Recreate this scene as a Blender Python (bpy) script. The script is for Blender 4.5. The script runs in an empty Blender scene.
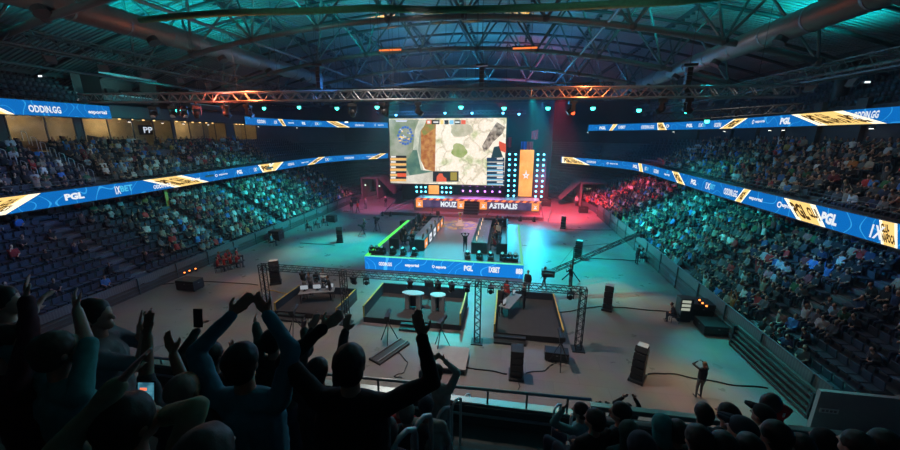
import bpy, math, random
import numpy as np
from mathutils import Vector, Matrix, noise
random.seed(7); rng=np.random.default_rng(7)
SC=bpy.context.scene; COL=SC.collection
# ---------------------------------------------------------------- camera geometry (metres; camera 11 m above the arena floor)
FPX=350.; TH=math.atan(90/350.); YAW=math.atan(60/361.4); CH=11.
_c,_s,_cy,_sy=math.cos(TH),math.sin(TH),math.cos(YAW),math.sin(YAW)
def ray(x,y):
    u=x-450; v=225-y; Y=FPX*_c+v*_s; Z=-FPX*_s+v*_c
    return (u*_cy-Y*_sy, u*_sy+Y*_cy, Z)
def onZ(x,y,z=0.):
    r=ray(x,y); t=(z-CH)/r[2]; return Vector((r[0]*t,r[1]*t,z))
def onY(x,y,Y):
    r=ray(x,y); t=Y/r[1]; return Vector((r[0]*t,Y,CH+r[2]*t))
def onX(x,y,X):
    r=ray(x,y); t=X/r[0]; return Vector((X,r[1]*t,CH+r[2]*t))
def at_d(x,y,d):
    r=ray(x,y); t=d/FPX; return Vector((r[0]*t,r[1]*t,CH+r[2]*t))
def proj(p):
    z=p[2]-CH; xc=p[0]*_cy+p[1]*_sy; yc=-p[0]*_sy+p[1]*_cy
    f=yc*_c-z*_s; up=yc*_s+z*_c
    if f<=.05: return (-9e3,-9e3,f)
    return (450+FPX*xc/f, 225-FPX*up/f, f)
# ---------------------------------------------------------------- materials
MATS={}
def _nt(name):
    m=bpy.data.materials.new(name); m.use_nodes=True; n=m.node_tree.nodes; n.clear()
    return m,n,m.node_tree.links
def mat(name,col,rough=.6,metal=0.,var=.18,scale=3.,bump=0.,bscale=40.,spec=.5):
    if name in MATS: return MATS[name]
    m,n,l=_nt(name); o=n.new('ShaderNodeOutputMaterial'); b=n.new('ShaderNodeBsdfPrincipled')
    b.inputs['Roughness'].default_value=rough; b.inputs['Metallic'].default_value=metal
    b.inputs['Specular IOR Level'].default_value=spec
    t=n.new('ShaderNodeTexCoord'); z=n.new('ShaderNodeTexNoise'); z.inputs['Scale'].default_value=scale; z.inputs['Detail'].default_value=3
    r=n.new('ShaderNodeMix'); r.data_type='RGBA'; r.blend_type='MIX'
    c=Vector(col); r.inputs[6].default_value=(*(c*(1-var)),1); r.inputs[7].default_value=(*[min(1,a*(1+var)) for a in c],1)
    l.new(t.outputs['Object'],z.inputs['Vector']); l.new(z.outputs['Fac'],r.inputs[0]); l.new(r.outputs[2],b.inputs['Base Color'])
    if bump:
        z2=n.new('ShaderNodeTexNoise'); z2.inputs['Scale'].default_value=bscale; u=n.new('ShaderNodeBump'); u.inputs['Strength'].default_value=bump
        l.new(t.outputs['Object'],z2.inputs['Vector']); l.new(z2.outputs['Fac'],u.inputs['Height']); l.new(u.outputs[0],b.inputs['Normal'])
    l.new(b.outputs[0],o.inputs[0]); MATS[name]=m; return m
def emis(name,col,st=1.):
    if name in MATS: return MATS[name]
    m,n,l=_nt(name); o=n.new('ShaderNodeOutputMaterial'); e=n.new('ShaderNodeEmission')
    e.inputs[0].default_value=(*col,1); e.inputs[1].default_value=st; l.new(e.outputs[0],o.inputs[0]); MATS[name]=m; return m
def glass(name,col=(.5,.6,.6),alpha=.25):
    if name in MATS: return MATS[name]
    m,n,l=_nt(name); o=n.new('ShaderNodeOutputMaterial'); g=n.new('ShaderNodeBsdfGlossy'); g.inputs['Roughness'].default_value=.05
    t=n.new('ShaderNodeBsdfTransparent'); t.inputs[0].default_value=(*col,1); x=n.new('ShaderNodeMixShader'); x.inputs[0].default_value=alpha
    l.new(t.outputs[0],x.inputs[1]); l.new(g.outputs[0],x.inputs[2]); l.new(x.outputs[0],o.inputs[0]); MATS[name]=m; return m
def mathn(n,l,op,a,b=None,c=None):
    k=n.new('ShaderNodeMath'); k.operation=op
    for i,v in enumerate((a,b,c)):
        if v is None: continue
        if isinstance(v,(int,float)): k.inputs[i].default_value=v
        else: l.new(v,k.inputs[i])
    return k.outputs[0]
def led_blue(st=1.25,name='led_blue_contours'):
    m,n,l=_nt(name); o=n.new('ShaderNodeOutputMaterial'); e=n.new('ShaderNodeEmission')
    t=n.new('ShaderNodeTexCoord'); z=n.new('ShaderNodeTexNoise'); z.inputs['Scale'].default_value=.55; z.inputs['Detail'].default_value=0
    l.new(t.outputs['Object'],z.inputs['Vector'])
    f=mathn(n,l,'FRACT',mathn(n,l,'MULTIPLY',z.outputs['Fac'],5.5)); d=mathn(n,l,'ABSOLUTE',mathn(n,l,'SUBTRACT',f,.5)); k=mathn(n,l,'LESS_THAN',d,.035)
    r=n.new('ShaderNodeMix'); r.data_type='RGBA'; r.inputs[6].default_value=(.003,.125,.43,1); r.inputs[7].default_value=(.03,.3,.66,1)
    l.new(k,r.inputs[0]); l.new(r.outputs[2],e.inputs[0]); e.inputs[1].default_value=st; l.new(e.outputs[0],o.inputs[0]); return m
def obj_color_mat(name,rough=.85,mode='color'):
    m,n,l=_nt(name); o=n.new('ShaderNodeOutputMaterial'); b=n.new('ShaderNodeBsdfPrincipled'); b.inputs['Roughness'].default_value=rough
    i=n.new('ShaderNodeObjectInfo')
    if mode=='color':
        t=n.new('ShaderNodeTexCoord'); z=n.new('ShaderNodeTexNoise'); z.inputs['Scale'].default_value=6; l.new(t.outputs['Object'],z.inputs['Vector'])
        r=n.new('ShaderNodeMix'); r.data_type='RGBA'; r.blend_type='MULTIPLY'; r.inputs[0].default_value=.4
        l.new(i.outputs['Color'],r.inputs[6]); l.new(z.outputs['Color'],r.inputs[7]); l.new(r.outputs[2],b.inputs['Base Color'])
    else:
        r=n.new('ShaderNodeValToRGB'); cr=r.color_ramp; stops={'skin':[(0,(.55,.33,.23)),(.6,(.42,.24,.16)),(1,(.2,.1,.06))],'hair':[(0,(.015,.01,.008)),(.7,(.06,.035,.02)),(1,(.25,.16,.08))],'legs':[(0,(.02,.025,.04)),(.6,(.05,.06,.09)),(1,(.12,.11,.1))]}[mode]
        cr.elements[0].color=(*stops[0][1],1); cr.elements[1].color=(*stops[2][1],1); e=cr.elements.new(stops[1][0]); e.color=(*stops[1][1],1)
        l.new(i.outputs['Random'],r.inputs[0]); l.new(r.outputs[0],b.inputs['Base Color'])
    l.new(b.outputs[0],o.inputs[0]); return m
def attr_mat(name):
    m,n,l=_nt(name); o=n.new('ShaderNodeOutputMaterial'); b=n.new('ShaderNodeBsdfPrincipled'); b.inputs['Roughness'].default_value=.85
    a=n.new('ShaderNodeAttribute'); a.attribute_name='Tint'; t=n.new('ShaderNodeTexCoord'); z=n.new('ShaderNodeTexNoise'); z.inputs['Scale'].default_value=6
    l.new(t.outputs['Object'],z.inputs['Vector']); r=n.new('ShaderNodeMix'); r.data_type='RGBA'; r.blend_type='MULTIPLY'; r.inputs[0].default_value=.4
    l.new(a.outputs['Color'],r.inputs[6]); l.new(z.outputs['Color'],r.inputs[7]); l.new(r.outputs[2],b.inputs['Base Color']); l.new(b.outputs[0],o.inputs[0]); return m
# ---------------------------------------------------------------- mesh builder
def _rz(v,a): c,s=math.cos(a),math.sin(a); return (v[0]*c-v[1]*s, v[0]*s+v[1]*c, v[2])
class MB:
    def __init__(s): s.v=[]; s.f=[]; s.m=[]
    def add(s,vs,fs,m=0):
        b=len(s.v); s.v.extend([tuple(p) for p in vs]); s.f.extend([tuple(i+b for i in f) for f in fs]); s.m.extend([m]*len(fs)); return s
    def box(s,c,d,rz=0.,m=0,tilt=None):
        vs=[]
        for x in(-.5,.5):
            for y in(-.5,.5):
                for z in(-.5,.5):
                    p=(x*d[0],y*d[1],z*d[2])
                    if tilt: p=tuple(tilt@Vector(p))
                    p=_rz(p,rz); vs.append((p[0]+c[0],p[1]+c[1],p[2]+c[2]))
        return s.add(vs,[(0,1,3,2),(4,6,7,5),(0,4,5,1),(2,3,7,6),(0,2,6,4),(1,5,7,3)],m)
    def bx(s,x0,x1,y0,y1,z0,z1,m=0): return s.box(((x0+x1)/2,(y0+y1)/2,(z0+z1)/2),(abs(x1-x0),abs(y1-y0),abs(z1-z0)),0,m)
    def tube(s,p,q,r0,r1=None,n=8,m=0,caps=True):
        p=Vector(p); q=Vector(q); r1=r0 if r1 is None else r1; d=q-p
        if d.length<1e-6: return s
        d.normalize(); a=d.cross(Vector((0,0,1)) if abs(d.z)<.95 else Vector((1,0,0))).normalized(); b=d.cross(a)
        vs=[]
        for c,r in((p,r0),(q,r1)):
            for i in range(n):
                t=2*math.pi*i/n; vs.append(c+a*(math.cos(t)*r)+b*(math.sin(t)*r))
        fs=[(i,(i+1)%n,n+(i+1)%n,n+i) for i in range(n)]
        if caps: fs+= [tuple(range(n-1,-1,-1)),tuple(range(n,2*n))]
        return s.add(vs,fs,m)
    def path(s,pts,r,n=6,m=0):
        pts=[Vector(p) for p in pts]; vs=[]; prev=None
        for k,p in enumerate(pts):
            d=(pts[min(k+1,len(pts)-1)]-pts[max(k-1,0)]).normalized()
            a=d.cross(Vector((0,0,1)) if abs(d.z)<.9 else Vector((1,0,0))).normalized()
            if prev is not None and a.dot(prev)<0: a=-a
            if prev is not None and abs(d.z)>=.5: a=(prev-d*prev.dot(d)).normalized()
            prev=a; b=d.cross(a)
            for i in range(n):
                t=2*math.pi*i/n; vs.append(p+a*(math.cos(t)*r)+b*(math.sin(t)*r))
        L=len(pts); fs=[(k*n+i,k*n+(i+1)%n,(k+1)*n+(i+1)%n,(k+1)*n+i) for k in range(L-1) for i in range(n)]
        fs+=[tuple(range(n-1,-1,-1)),tuple(range((L-1)*n,L*n))]
        return s.add(vs,fs,m)
    def caps(s,p,q,r0,r1,n=12,m=0,h=3):
        p=Vector(p); q=Vector(q); d=q-p; L=d.length
        if L<1e-6: d=Vector((0,0,1))
        d.normalize(); a=d.cross(Vector((0,0,1)) if abs(d.z)<.95 else Vector((1,0,0))).normalized(); b=d.cross(a)
        rings=[]
        for i in range(h+1):
            t=math.pi/2*i/h; rings.append((p-d*r0*math.cos(t),r0*math.sin(t)))
        for i in range(h+1):
            t=math.pi/2*i/h; rings.append((q+d*r1*math.sin(t),r1*math.cos(t)))
        vs=[]; 
        for c,r in rings:
            r=max(r,1e-4)
            for i in range(n):
                t=2*math.pi*i/n; vs.append(c+a*(math.cos(t)*r)+b*(math.sin(t)*r))
        R=len(rings); fs=[(k*n+i,k*n+(i+1)%n,(k+1)*n+(i+1)%n,(k+1)*n+i) for k in range(R-1) for i in range(n)]
        fs+=[tuple(range(n-1,-1,-1)),tuple(range((R-1)*n,R*n))]
        return s.add(vs,fs,m)
    def ell(s,c,r,R=None,nu=14,nv=10,m=0):
        vs=[]; c=Vector(c)
        for j in range(nv+1):
            t=math.pi*j/nv
            for i in range(nu):
                u=2*math.pi*i/nu; p=Vector((r[0]*max(math.sin(t),1e-3)*math.cos(u),r[1]*max(math.sin(t),1e-3)*math.sin(u),r[2]*math.cos(t)))
                if R is not None: p=R@p
                vs.append(c+p)
        fs=[(j*nu+i,(j+1)*nu+i,(j+1)*nu+(i+1)%nu,j*nu+(i+1)%nu) for j in range(nv) for i in range(nu)]
        fs+=[tuple(range(nu)),tuple(range(nv*nu+nu-1,nv*nu-1,-1))]
        return s.add(vs,fs,m)
    def prism(s,poly,z0,z1,m=0):
        n=len(poly); vs=[(x,y,z0) for x,y in poly]+[(x,y,z1) for x,y in poly]
        return s.add(vs,[tuple(range(n-1,-1,-1)),tuple(range(n,2*n))]+[(i,(i+1)%n,n+(i+1)%n,n+i) for i in range(n)],m)
    def lathe(s,c,prof,n=16,m=0):
        vs=[(c[0]+r*math.cos(2*math.pi*i/n),c[1]+r*math.sin(2*math.pi*i/n),c[2]+z) for r,z in prof for i in range(n)]; L=len(prof)
        fs=[(k*n+i,k*n+(i+1)%n,(k+1)*n+(i+1)%n,(k+1)*n+i) for k in range(L-1) for i in range(n)]+[tuple(range(n-1,-1,-1)),tuple(range((L-1)*n,L*n))]
        return s.add(vs,fs,m)
    def truss(s,p,q,w=.3,h=.3,r=.025,bay=.5,m=0,up=None,n=5,rw=None):
        # box truss between two points: four chords and zig-zag webs
        p=Vector(p); q=Vector(q); d=q-p; L=d.length; d.normalize(); U=Vector(up) if up else (Vector((0,0,1)) if abs(d.z)<.9 else Vector((0,1,0)))
        a=d.cross(U).normalized(); b=a.cross(d).normalized(); rw=rw or r*.6
        cs=[(a*(w/2*i)+b*(h/2*j)) for i,j in((-1,-1),(1,-1),(1,1),(-1,1))]
        for c in cs: s.tube(p+c,q+c,r,n=n,m=m)
        k=max(1,round(L/bay)); st=L/k
        for i in range(k):
            A=p+d*(st*i); B=p+d*(st*(i+1)); M=(A+B)/2
            for e in range(4):
                c0,c1=cs[e],cs[(e+1)%4]; s.tube(A+c0,M+c1,rw,n=4,m=m,caps=False); s.tube(M+c1,B+c0,rw,n=4,m=m,caps=False)
        for A in (p,q):
            for e in range(4): s.tube(A+cs[e],A+cs[(e+1)%4],rw,n=4,m=m,caps=False)
        return s
    def build(s,name,mats,parent=None,smooth=False,bevel=0.,local=False):
        me=bpy.data.meshes.new(name); vs=s.v
        if parent is not None and not local:
            M=Matrix.Translation(parent.location)@parent.rotation_euler.to_matrix().to_4x4(); Mi=M.inverted(); vs=[Mi@Vector(p) for p in vs]
        me.from_pydata([tuple(p) for p in vs],[],s.f)
        if not isinstance(mats,(list,tuple)): mats=[mats]
        for k in mats: me.materials.append(k)
        if len(mats)>1: me.polygons.foreach_set('material_index',s.m)
        if smooth: me.shade_smooth()
        me.update(); o=bpy.data.objects.new(name,me); COL.objects.link(o)
        if parent is not None: o.parent=parent
        if bevel:
            b=o.modifiers.new('edge','BEVEL'); b.width=bevel; b.segments=2; b.limit_method='ANGLE'
        return o
def tag(o,label,cat,group=None,kind=None):
    if label: o['label']=label
    if cat: o['category']=cat
    if group: o['group']=group
    if kind: o['kind']=kind
    return o
def struct(o): o['kind']='structure'; return o
def thing(name,label,cat,loc=(0,0,0),rz=0.,group=None):
    o=bpy.data.objects.new(name,None); o.empty_display_size=.2; COL.objects.link(o); o.location=loc; o.rotation_euler=(0,0,rz)
    return tag(o,label,cat,group)
KIDS={}
def children(o): return [c for c in bpy.data.objects if c.parent is o]
def dup(root,loc,rz,label=None,group=None,kids=None,scale=None):
    r=root.copy(); COL.objects.link(r); r.location=loc; r.rotation_euler=(0,0,rz)
    if scale: r.scale=(scale,)*3
    if label: r['label']=label
    if group: r['group']=group
    if root.name not in KIDS:
        KIDS[root.name]=[(c,children(c)) for c in children(root)]
    for ch,gs in KIDS[root.name]:
        c=ch.copy(); COL.objects.link(c); c.parent=r
        for g in gs:
            e=g.copy(); COL.objects.link(e); e.parent=c
    return r
_TG={}
def text_geom(body,bold=.02):
    k=(body,bold)
    if k in _TG: return _TG[k]
    cu=bpy.data.curves.new('t','FONT'); cu.body=body; cu.size=1; cu.offset=bold; cu.resolution_u=2; cu.space_line=.85
    o=bpy.data.objects.new('t',cu); COL.objects.link(o); dg=bpy.context.evaluated_depsgraph_get(); dg.update()
    me=bpy.data.meshes.new_from_object(o.evaluated_get(dg)); vs=np.array([v.co[:] for v in me.vertices]); fs=[tuple(p.vertices) for p in me.polygons]
    bpy.data.objects.remove(o); bpy.data.meshes.remove(me); bpy.data.curves.remove(cu)
    mn=vs.min(0); mx=vs.max(0); vs=(vs-mn)/np.maximum(mx-mn,1e-6); _TG[k]=(vs,fs); return _TG[k]
def text_flat(mb,body,o,ux,uz,m=0,bold=.02):
    """lettering filling the parallelogram o, o+ux, o+uz"""
    vs,fs=text_geom(body,bold); o=Vector(o); ux=Vector(ux); uz=Vector(uz)
    mb.add([o+ux*a[0]+uz*a[1] for a in vs],fs,m)
# ---------------------------------------------------------------- plan paths
class Path:
    def __init__(s,pts,smooth=True):
        P=[np.array(p,float) for p in pts]; out=[]
        if smooth:
            for i in range(len(P)-1):
                p0=P[max(i-1,0)];p1=P[i];p2=P[i+1];p3=P[min(i+2,len(P)-1)]
                n=max(2,int(np.linalg.norm(p2-p1)/1.2))
                # centripetal-ish: tangents limited to the segment length
                L=np.linalg.norm(p2-p1)
                t1=(p2-p0)/max(np.linalg.norm(p2-p0),1e-6)*L; t2=(p3-p1)/max(np.linalg.norm(p3-p1),1e-6)*L
                for k in range(n):
                    t=k/n; out.append((2*t**3-3*t*t+1)*p1+(t**3-2*t*t+t)*t1+(-2*t**3+3*t*t)*p2+(t**3-t*t)*t2)
            out.append(P[-1])
        else: out=P
        s.p=np.array(out); d=np.diff(s.p,axis=0); s.s=np.concatenate([[0],np.cumsum(np.hypot(d[:,0],d[:,1]))]); s.L=s.s[-1]
        t=np.gradient(s.p,axis=0); t/=np.hypot(t[:,0],t[:,1])[:,None]; nrm=np.stack([t[:,1],-t[:,0]],1)
        c=np.array([-7.,36.]); 
        sg=np.sign(((s.p-c)*nrm).sum(1)); sg=1 if sg.sum()>0 else -1
        s.n=nrm*sg
    def at(s,x,d=0.):
        p=np.array([np.interp(x,s.s,s.p[:,0]),np.interp(x,s.s,s.p[:,1])]); n=np.array([np.interp(x,s.s,s.n[:,0]),np.interp(x,s.s,s.n[:,1])]); n/=np.linalg.norm(n)
        return p+n*d, n
    def off(s,d):
        return s.p+s.n*d
    def find(s,px,z,d=0.,py=None):
        best=None; xs=np.linspace(0,s.L,900)
        for x in xs:
            p,_=s.at(x,d); q=proj((p[0],p[1],z))
            if q[2]<1: continue
            e=abs(q[0]-px)
            if best is None or e<best[0]: best=(e,x)
        return best[1]
def strip(mb,path,d0,z0,d1,z1,m=0,s0=None,s1=None):
    s0=0 if s0 is None else s0; s1=path.L if s1 is None else s1
    xs=[s0]+[x for x in path.s if s0+.05<x<s1-.05]+[s1]
    vs=[];
    for x in xs:
        a,_=path.at(x,d0); b,_=path.at(x,d1); vs+=[(a[0],a[1],z0),(b[0],b[1],z1)]
    n=len(xs); mb.add(vs,[(2*i,2*i+1,2*i+3,2*i+2) for i in range(n-1)],m)
# ---------------------------------------------------------------- materials used by the building
M=dict(
 conc=mat('dark_concrete',(.10,.105,.115),.8,var=.25,scale=1.2,bump=.1),
 tread=mat('terrace_concrete',(.085,.09,.10),.75,var=.3,scale=1.5),
 wall=mat('charcoal_wall',(.055,.052,.058),.8,var=.2,scale=.7),
 wall2=mat('grey_wall',(.13,.125,.13),.75,var=.15,scale=.8),
 steel=mat('painted_steel',(.085,.11,.115),.5,.3,var=.15,scale=4),
 dsteel=mat('dark_steel',(.05,.055,.06),.5,.4,var=.2,scale=4),
 alu=mat('aluminium_truss',(.30,.30,.31),.45,.7,var=.1,scale=6),
 black=mat('black_plastic',(.012,.013,.015),.45,var=.3,scale=8,bump=.05),
 blackm=mat('black_cloth',(.015,.016,.02),.9,var=.3,scale=8,bump=.15),
 seat=mat('seat_plastic',(.055,.07,.095),.4,var=.2,scale=8),
 rail=mat('grey_handrail',(.55,.6,.62),.35,.5,var=.12,scale=10),
 duct=mat('galvanised_duct',(.15,.165,.17),.45,.5,var=.15,scale=2,bump=.05),
 white=emis('led_white',(.85,.9,.95),1.), gold=emis('led_gold',(.95,.62,.2),1.25), goldb=emis('led_pale_gold',(1.,.86,.6),1.5),
 ink=emis('led_dark_ink',(.10,.045,.01),.6), cyan=emis('led_cyan',(.08,.55,.85),1.), blue=led_blue(),
 yel=mat('yellow_edge_tape',(.55,.36,.06),.6,var=.15,scale=9),
 timber=mat('plywood_deck',(.13,.125,.12),.6,var=.25,scale=2.5,bump=.06),
)
# corrugated roof deck
def corrugated():
    m,n,l=_nt('corrugated_roof'); o=n.new('ShaderNodeOutputMaterial'); b=n.new('ShaderNodeBsdfPrincipled'); b.inputs['Roughness'].default_value=.5; b.inputs['Metallic'].default_value=.2
    t=n.new('ShaderNodeTexCoord'); w=n.new('ShaderNodeTexWave'); w.bands_direction='Y'; w.inputs['Scale'].default_value=.8; l.new(t.outputs['Object'],w.inputs['Vector'])
    u=n.new('ShaderNodeBump'); u.inputs['Strength'].default_value=1.; u.inputs['Distance'].default_value=.25; l.new(w.outputs['Fac'],u.inputs['Height']); l.new(u.outputs[0],b.inputs['Normal'])
    z=n.new('ShaderNodeTexNoise'); z.inputs['Scale'].default_value=.35; l.new(t.outputs['Object'],z.inputs['Vector'])
    r=n.new('ShaderNodeMix'); r.data_type='RGBA'; r.inputs[6].default_value=(.17,.19,.2,1); r.inputs[7].default_value=(.3,.32,.33,1); l.new(z.outputs['Fac'],r.inputs[0]); l.new(r.outputs[2],b.inputs['Base Color'])
    l.new(b.outputs[0],o.inputs[0]); return m
M['roof']=corrugated()
def floor_mat():
    m,n,l=_nt('sealed_arena_floor'); o=n.new('ShaderNodeOutputMaterial'); b=n.new('ShaderNodeBsdfPrincipled')
    t=n.new('ShaderNodeTexCoord'); k=n.new('ShaderNodeTexBrick'); k.inputs['Scale'].default_value=1.; k.inputs['Mortar Size'].default_value=.012; k.inputs['Brick Width'].default_value=2.4; k.inputs['Row Height'].default_value=1.2
    k.inputs['Color1'].default_value=(.23,.22,.215,1); k.inputs['Color2'].default_value=(.25,.24,.232,1); k.inputs['Mortar'].default_value=(.19,.182,.175,1)
    l.new(t.outputs['Object'],k.inputs['Vector']); z=n.new('ShaderNodeTexNoise'); z.inputs['Scale'].default_value=.7; z.inputs['Detail'].default_value=5; l.new(t.outputs['Object'],z.inputs['Vector'])
    r=n.new('ShaderNodeMix'); r.data_type='RGBA'; r.blend_type='MULTIPLY'; r.inputs[0].default_value=.5; l.new(k.outputs['Color'],r.inputs[6]); l.new(z.outputs['Color'],r.inputs[7]); l.new(r.outputs[2],b.inputs['Base Color'])
    q=n.new('ShaderNodeMapRange'); q.inputs['To Min'].default_value=.2; q.inputs['To Max'].default_value=.42; l.new(z.outputs['Fac'],q.inputs['Value']); l.new(q.outputs[0],b.inputs['Roughness'])
    l.new(b.outputs[0],o.inputs[0]); return m
M['floor']=floor_mat()
# ---------------------------------------------------------------- plan
BP=Path([(-25.5,6),(-25.5,54),(-24.9,60),(-22,66.5),(-15,71),(-6.5,72.3),(-1,71.3),(5,67.5),(9.5,62),(11.9,56),(12.5,50),(12.5,13.6)])
RP=Path([(-31.2,4),(-31.2,26),(-31.8,34),(-32.5,45),(-33,58),(-31.5,65),(-27,72),(-20,77),(-7,79),(2,73.5),(9.4,66.4),(14.4,60),(17.7,53.5),(17.6,42),(17.1,30),(17.1,4)])
struct(MB().bx(-50,40,-8,90,-.3,0).build('floor',M['floor']))
LOW=[(.6+.85*k,.75+.45*k) for k in range(11)]; UP=[(1.+.8*k,6.9+.38*k) for k in range(8)]
def terrace(path,rows,dd,zbase,name,m):
    b=MB(); z0=zbase
    for k,(d,z) in enumerate(rows):
        strip(b,path,d-.3,z0,d-.3,z); strip(b,path,d-.3,z,d-.3+dd,z); z0=z
    return struct(b.build(name,m))
terrace(BP,LOW,.85,0,'floor_lower',M['tread']); terrace(RP,UP,.8,6.3,'floor_upper',M['tread'])
b=MB(); strip(b,RP,7.0,9.56,9.25,9.56); struct(b.build('floor_upper',M['tread']))
b=MB(); strip(b,BP,9.7,5.2,9.7,7.0); strip(b,RP,.0,6.1,6.5,6.1); strip(b,RP,.12,6.1,.12,7.25); strip(b,RP,.12,7.25,.75,7.25)
struct(b.build('wall_front',M['wall']))
# near end face of the stands
b=MB(); 
for k,(d,z) in enumerate(LOW):
    x0=12.5+d-.3; b.bx(x0,x0+.85,13.35,13.6,0,z)
b.bx(11.87,22.5,13.25,13.4,0,1.72)
struct(b.build('wall_right_lower',mat('end_wall_grey',(.34,.33,.33),.7,var=.08)))
# upper back walls (right: plain with pilasters; left: suites), third tier, outer walls
UR=dict(z0=11.78,z1=12.87); UL=dict(z0=12.62,z1=13.82)
sR0=RP.find(560,12.3,8.7); sL1=RP.find(400,13.,8.7)
b=MB(); strip(b,RP,9.2,9.5,9.2,13.2,s0=sL1-10,s1=RP.L)
for k in range(12):
    s=RP.L-3-k*4.3; p,nn=RP.at(s,9.0); b.box((p[0],p[1],11.6),(.9,.35,4.2),math.atan2(nn[1],nn[0])+math.pi/2)
struct(b.build('wall_right',M['wall']))
T3L=[(9.6+.85*k,13.8+.5*k) for k in range(6)]; T3R=[(9.6+.85*k,12.9+.5*k) for k in range(6)]
b=MB()
for rows,s0,s1,zb in((T3L,0,RP.find(98,13.,8.7),13.),(T3R,RP.find(640,12.3,8.7),RP.L,12.)):
    z0=zb
    for d,z in rows:
        strip(b,RP,d-.3,z0,d-.3,z,s0=s0,s1=s1); strip(b,RP,d-.3,z,d+.55,z,s0=s0,s1=s1); z0=z
struct(b.build('floor_top',M['tread']))
b=MB(); strip(b,RP,15.5,0,15.5,19.5); struct(b.build('wall_outer',M['wall']))
b=MB(); b.bx(-50,40,-9,-8.6,0,24); struct(b.build('wall_rear',M['wall']))
b=MB(); b.bx(-50,40,92,92.5,0,24); struct(b.build('wall_far',M['wall']))
b=MB(); b.bx(-50.4,-50,-9,92,0,24); b.bx(40,40.4,-9,92,0,24); struct(b.build('wall_side',M['wall']))
def roofz(x): return 23.4-.0048*(x+7)**2
b=MB(); xs=np.linspace(-50,40,46); vs=[]
for x in xs: vs+=[(x,-9,roofz(x)),(x,92,roofz(x))]
b.add(vs,[(2*i,2*i+1,2*i+3,2*i+2) for i in range(len(xs)-1)]); struct(b.build('ceiling',M['roof'],smooth=True))
# dark drapes behind the stage
tag(MB().bx(-18.2,6.6,58.5,58.8,0,17.).build('stage_curtain',M['blackm']),'huge black curtain hanging behind the main screen and banner towers','curtain')
# ---------------------------------------------------------------- gallery railing + barriers
def rail_run(name,label,cat,path,d,z0,z1,s0,s1,step,mr,nb=2,parts='post'):
    p0,_=path.at((s0+s1)/2,d); t=thing(name,label,cat,(p0[0],p0[1],z0))
    b=MB()
    for j in range(nb):
        z=z1-(z1-z0)*j/nb*.8
        b.path([(*path.at(x,d)[0],z) for x in np.linspace(s0,s1,max(2,int((s1-s0)/1.2)))],.017,5)
    b.build('handrail',mr,t)
    for x in np.arange(s0,s1,step):
        p,_=path.at(x,d); MB().tube((p[0],p[1],z0),(p[0],p[1],z1),.016,n=5).build(parts,mr,t)
    return t
sMid=RP.L/2
rail_run('gallery_railing','thin steel railing along the upper stand front on the suites side','railing',RP,.3,7.25,7.8,0,RP.find(386,7.2),1.6,M['steel'])
rail_run('gallery_railing','thin steel railing along the upper stand front above the jib crane side','railing',RP,.3,7.25,7.8,RP.find(563,7.2),RP.L,1.6,M['steel'])
def barrier(label,s0,s1,ztop,zmid,seg,mats):
    p0,_=BP.at((s0+s1)/2); t=thing('arena_barrier',label,'barrier',(p0[0],p0[1],0))
    b=MB(); strip(b,BP,0,0,0,zmid,s0=s0,s1=s1); strip(b,BP,.08,0,.08,zmid,s0=s0,s1=s1); strip(b,BP,0,zmid,.08,zmid,s0=s0,s1=s1); b.build('lower_panel',mats[0],t)
    b=MB(); strip(b,BP,.02,zmid+.05,.02,ztop-.03,s0=s0,s1=s1); strip(b,BP,.05,zmid+.05,.05,ztop-.03,s0=s0,s1=s1); b.build('mesh_band',mats[1],t)
    xs=np.linspace(s0,s1,max(2,int((s1-s0)/1.2)))
    b=MB(); b.path([(*BP.at(x,.03)[0],ztop) for x in xs],.035,6); b.build('top_rail',M['steel'],t)
    b=MB(); 
    for z in (.22,.5): b.path([(*BP.at(x,-.06)[0],z*zmid*1.6) for x in xs],.02,4)
    b.build('lower_rail',M['steel'],t)
    for x in np.arange(s0,s1,seg):
        p,n=BP.at(x,-.04); MB().box((p[0],p[1],ztop/2),(.07,.07,ztop),math.atan2(n[1],n[0])).build('post',M['steel'],t)
    return t
def fence_mat(name,c0,c1):
    m,n,l=_nt(name); o=n.new('ShaderNodeOutputMaterial'); b=n.new('ShaderNodeBsdfPrincipled'); b.inputs['Roughness'].default_value=.6
    t=n.new('ShaderNodeTexCoord'); w=n.new('ShaderNodeTexWave'); w.bands_direction='Y'; w.inputs['Scale'].default_value=2.2; l.new(t.outputs['Object'],w.inputs['Vector'])
    r=n.new('ShaderNodeMix'); r.data_type='RGBA'; r.inputs[6].default_value=(*c0,1); r.inputs[7].default_value=(*c1,1); l.new(w.outputs['Fac'],r.inputs[0]); l.new(r.outputs[2],b.inputs['Base Color']); l.new(b.outputs[0],o.inputs[0]); return m
fm=fence_mat('barrier_mesh',(.10,.10,.10),(.15,.148,.145)); lp=mat('barrier_board',(.07,.06,.055),.55,var=.3,scale=2)
sR_end=BP.L; sR_far=BP.find(598,1.0); sL_far=BP.find(352,1.0)
barrier('long dark barrier with a grey mesh band in front of the jib-side stand',sR_far,BP.L,1.69,.95,3.,(lp,fm))
barrier('long low barrier with mesh band in front of the suites-side stand',4,sL_far,1.2,.62,3.,(lp,fm))
# retracted bleacher rows by the frame-side end of the jib-side barrier
t=thing('retracted_bleacher','stack of retracted dark bleacher boards at the frame-side end of the jib-side barrier','bleacher',(12.3,16.2,0))
for k in range(5): MB().bx(12.30-.045*k,12.42,13.8,19.,.12+.28*(4-k)*.9,.2+.28*(4-k)*.9).build('board',lp,t)
MB().bx(12.15,12.4,13.8,13.9,0,1.2).build('frame',M['dsteel'],t); MB().bx(12.15,12.4,18.9,19.,0,1.2).build('frame',M['dsteel'],t)
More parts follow.
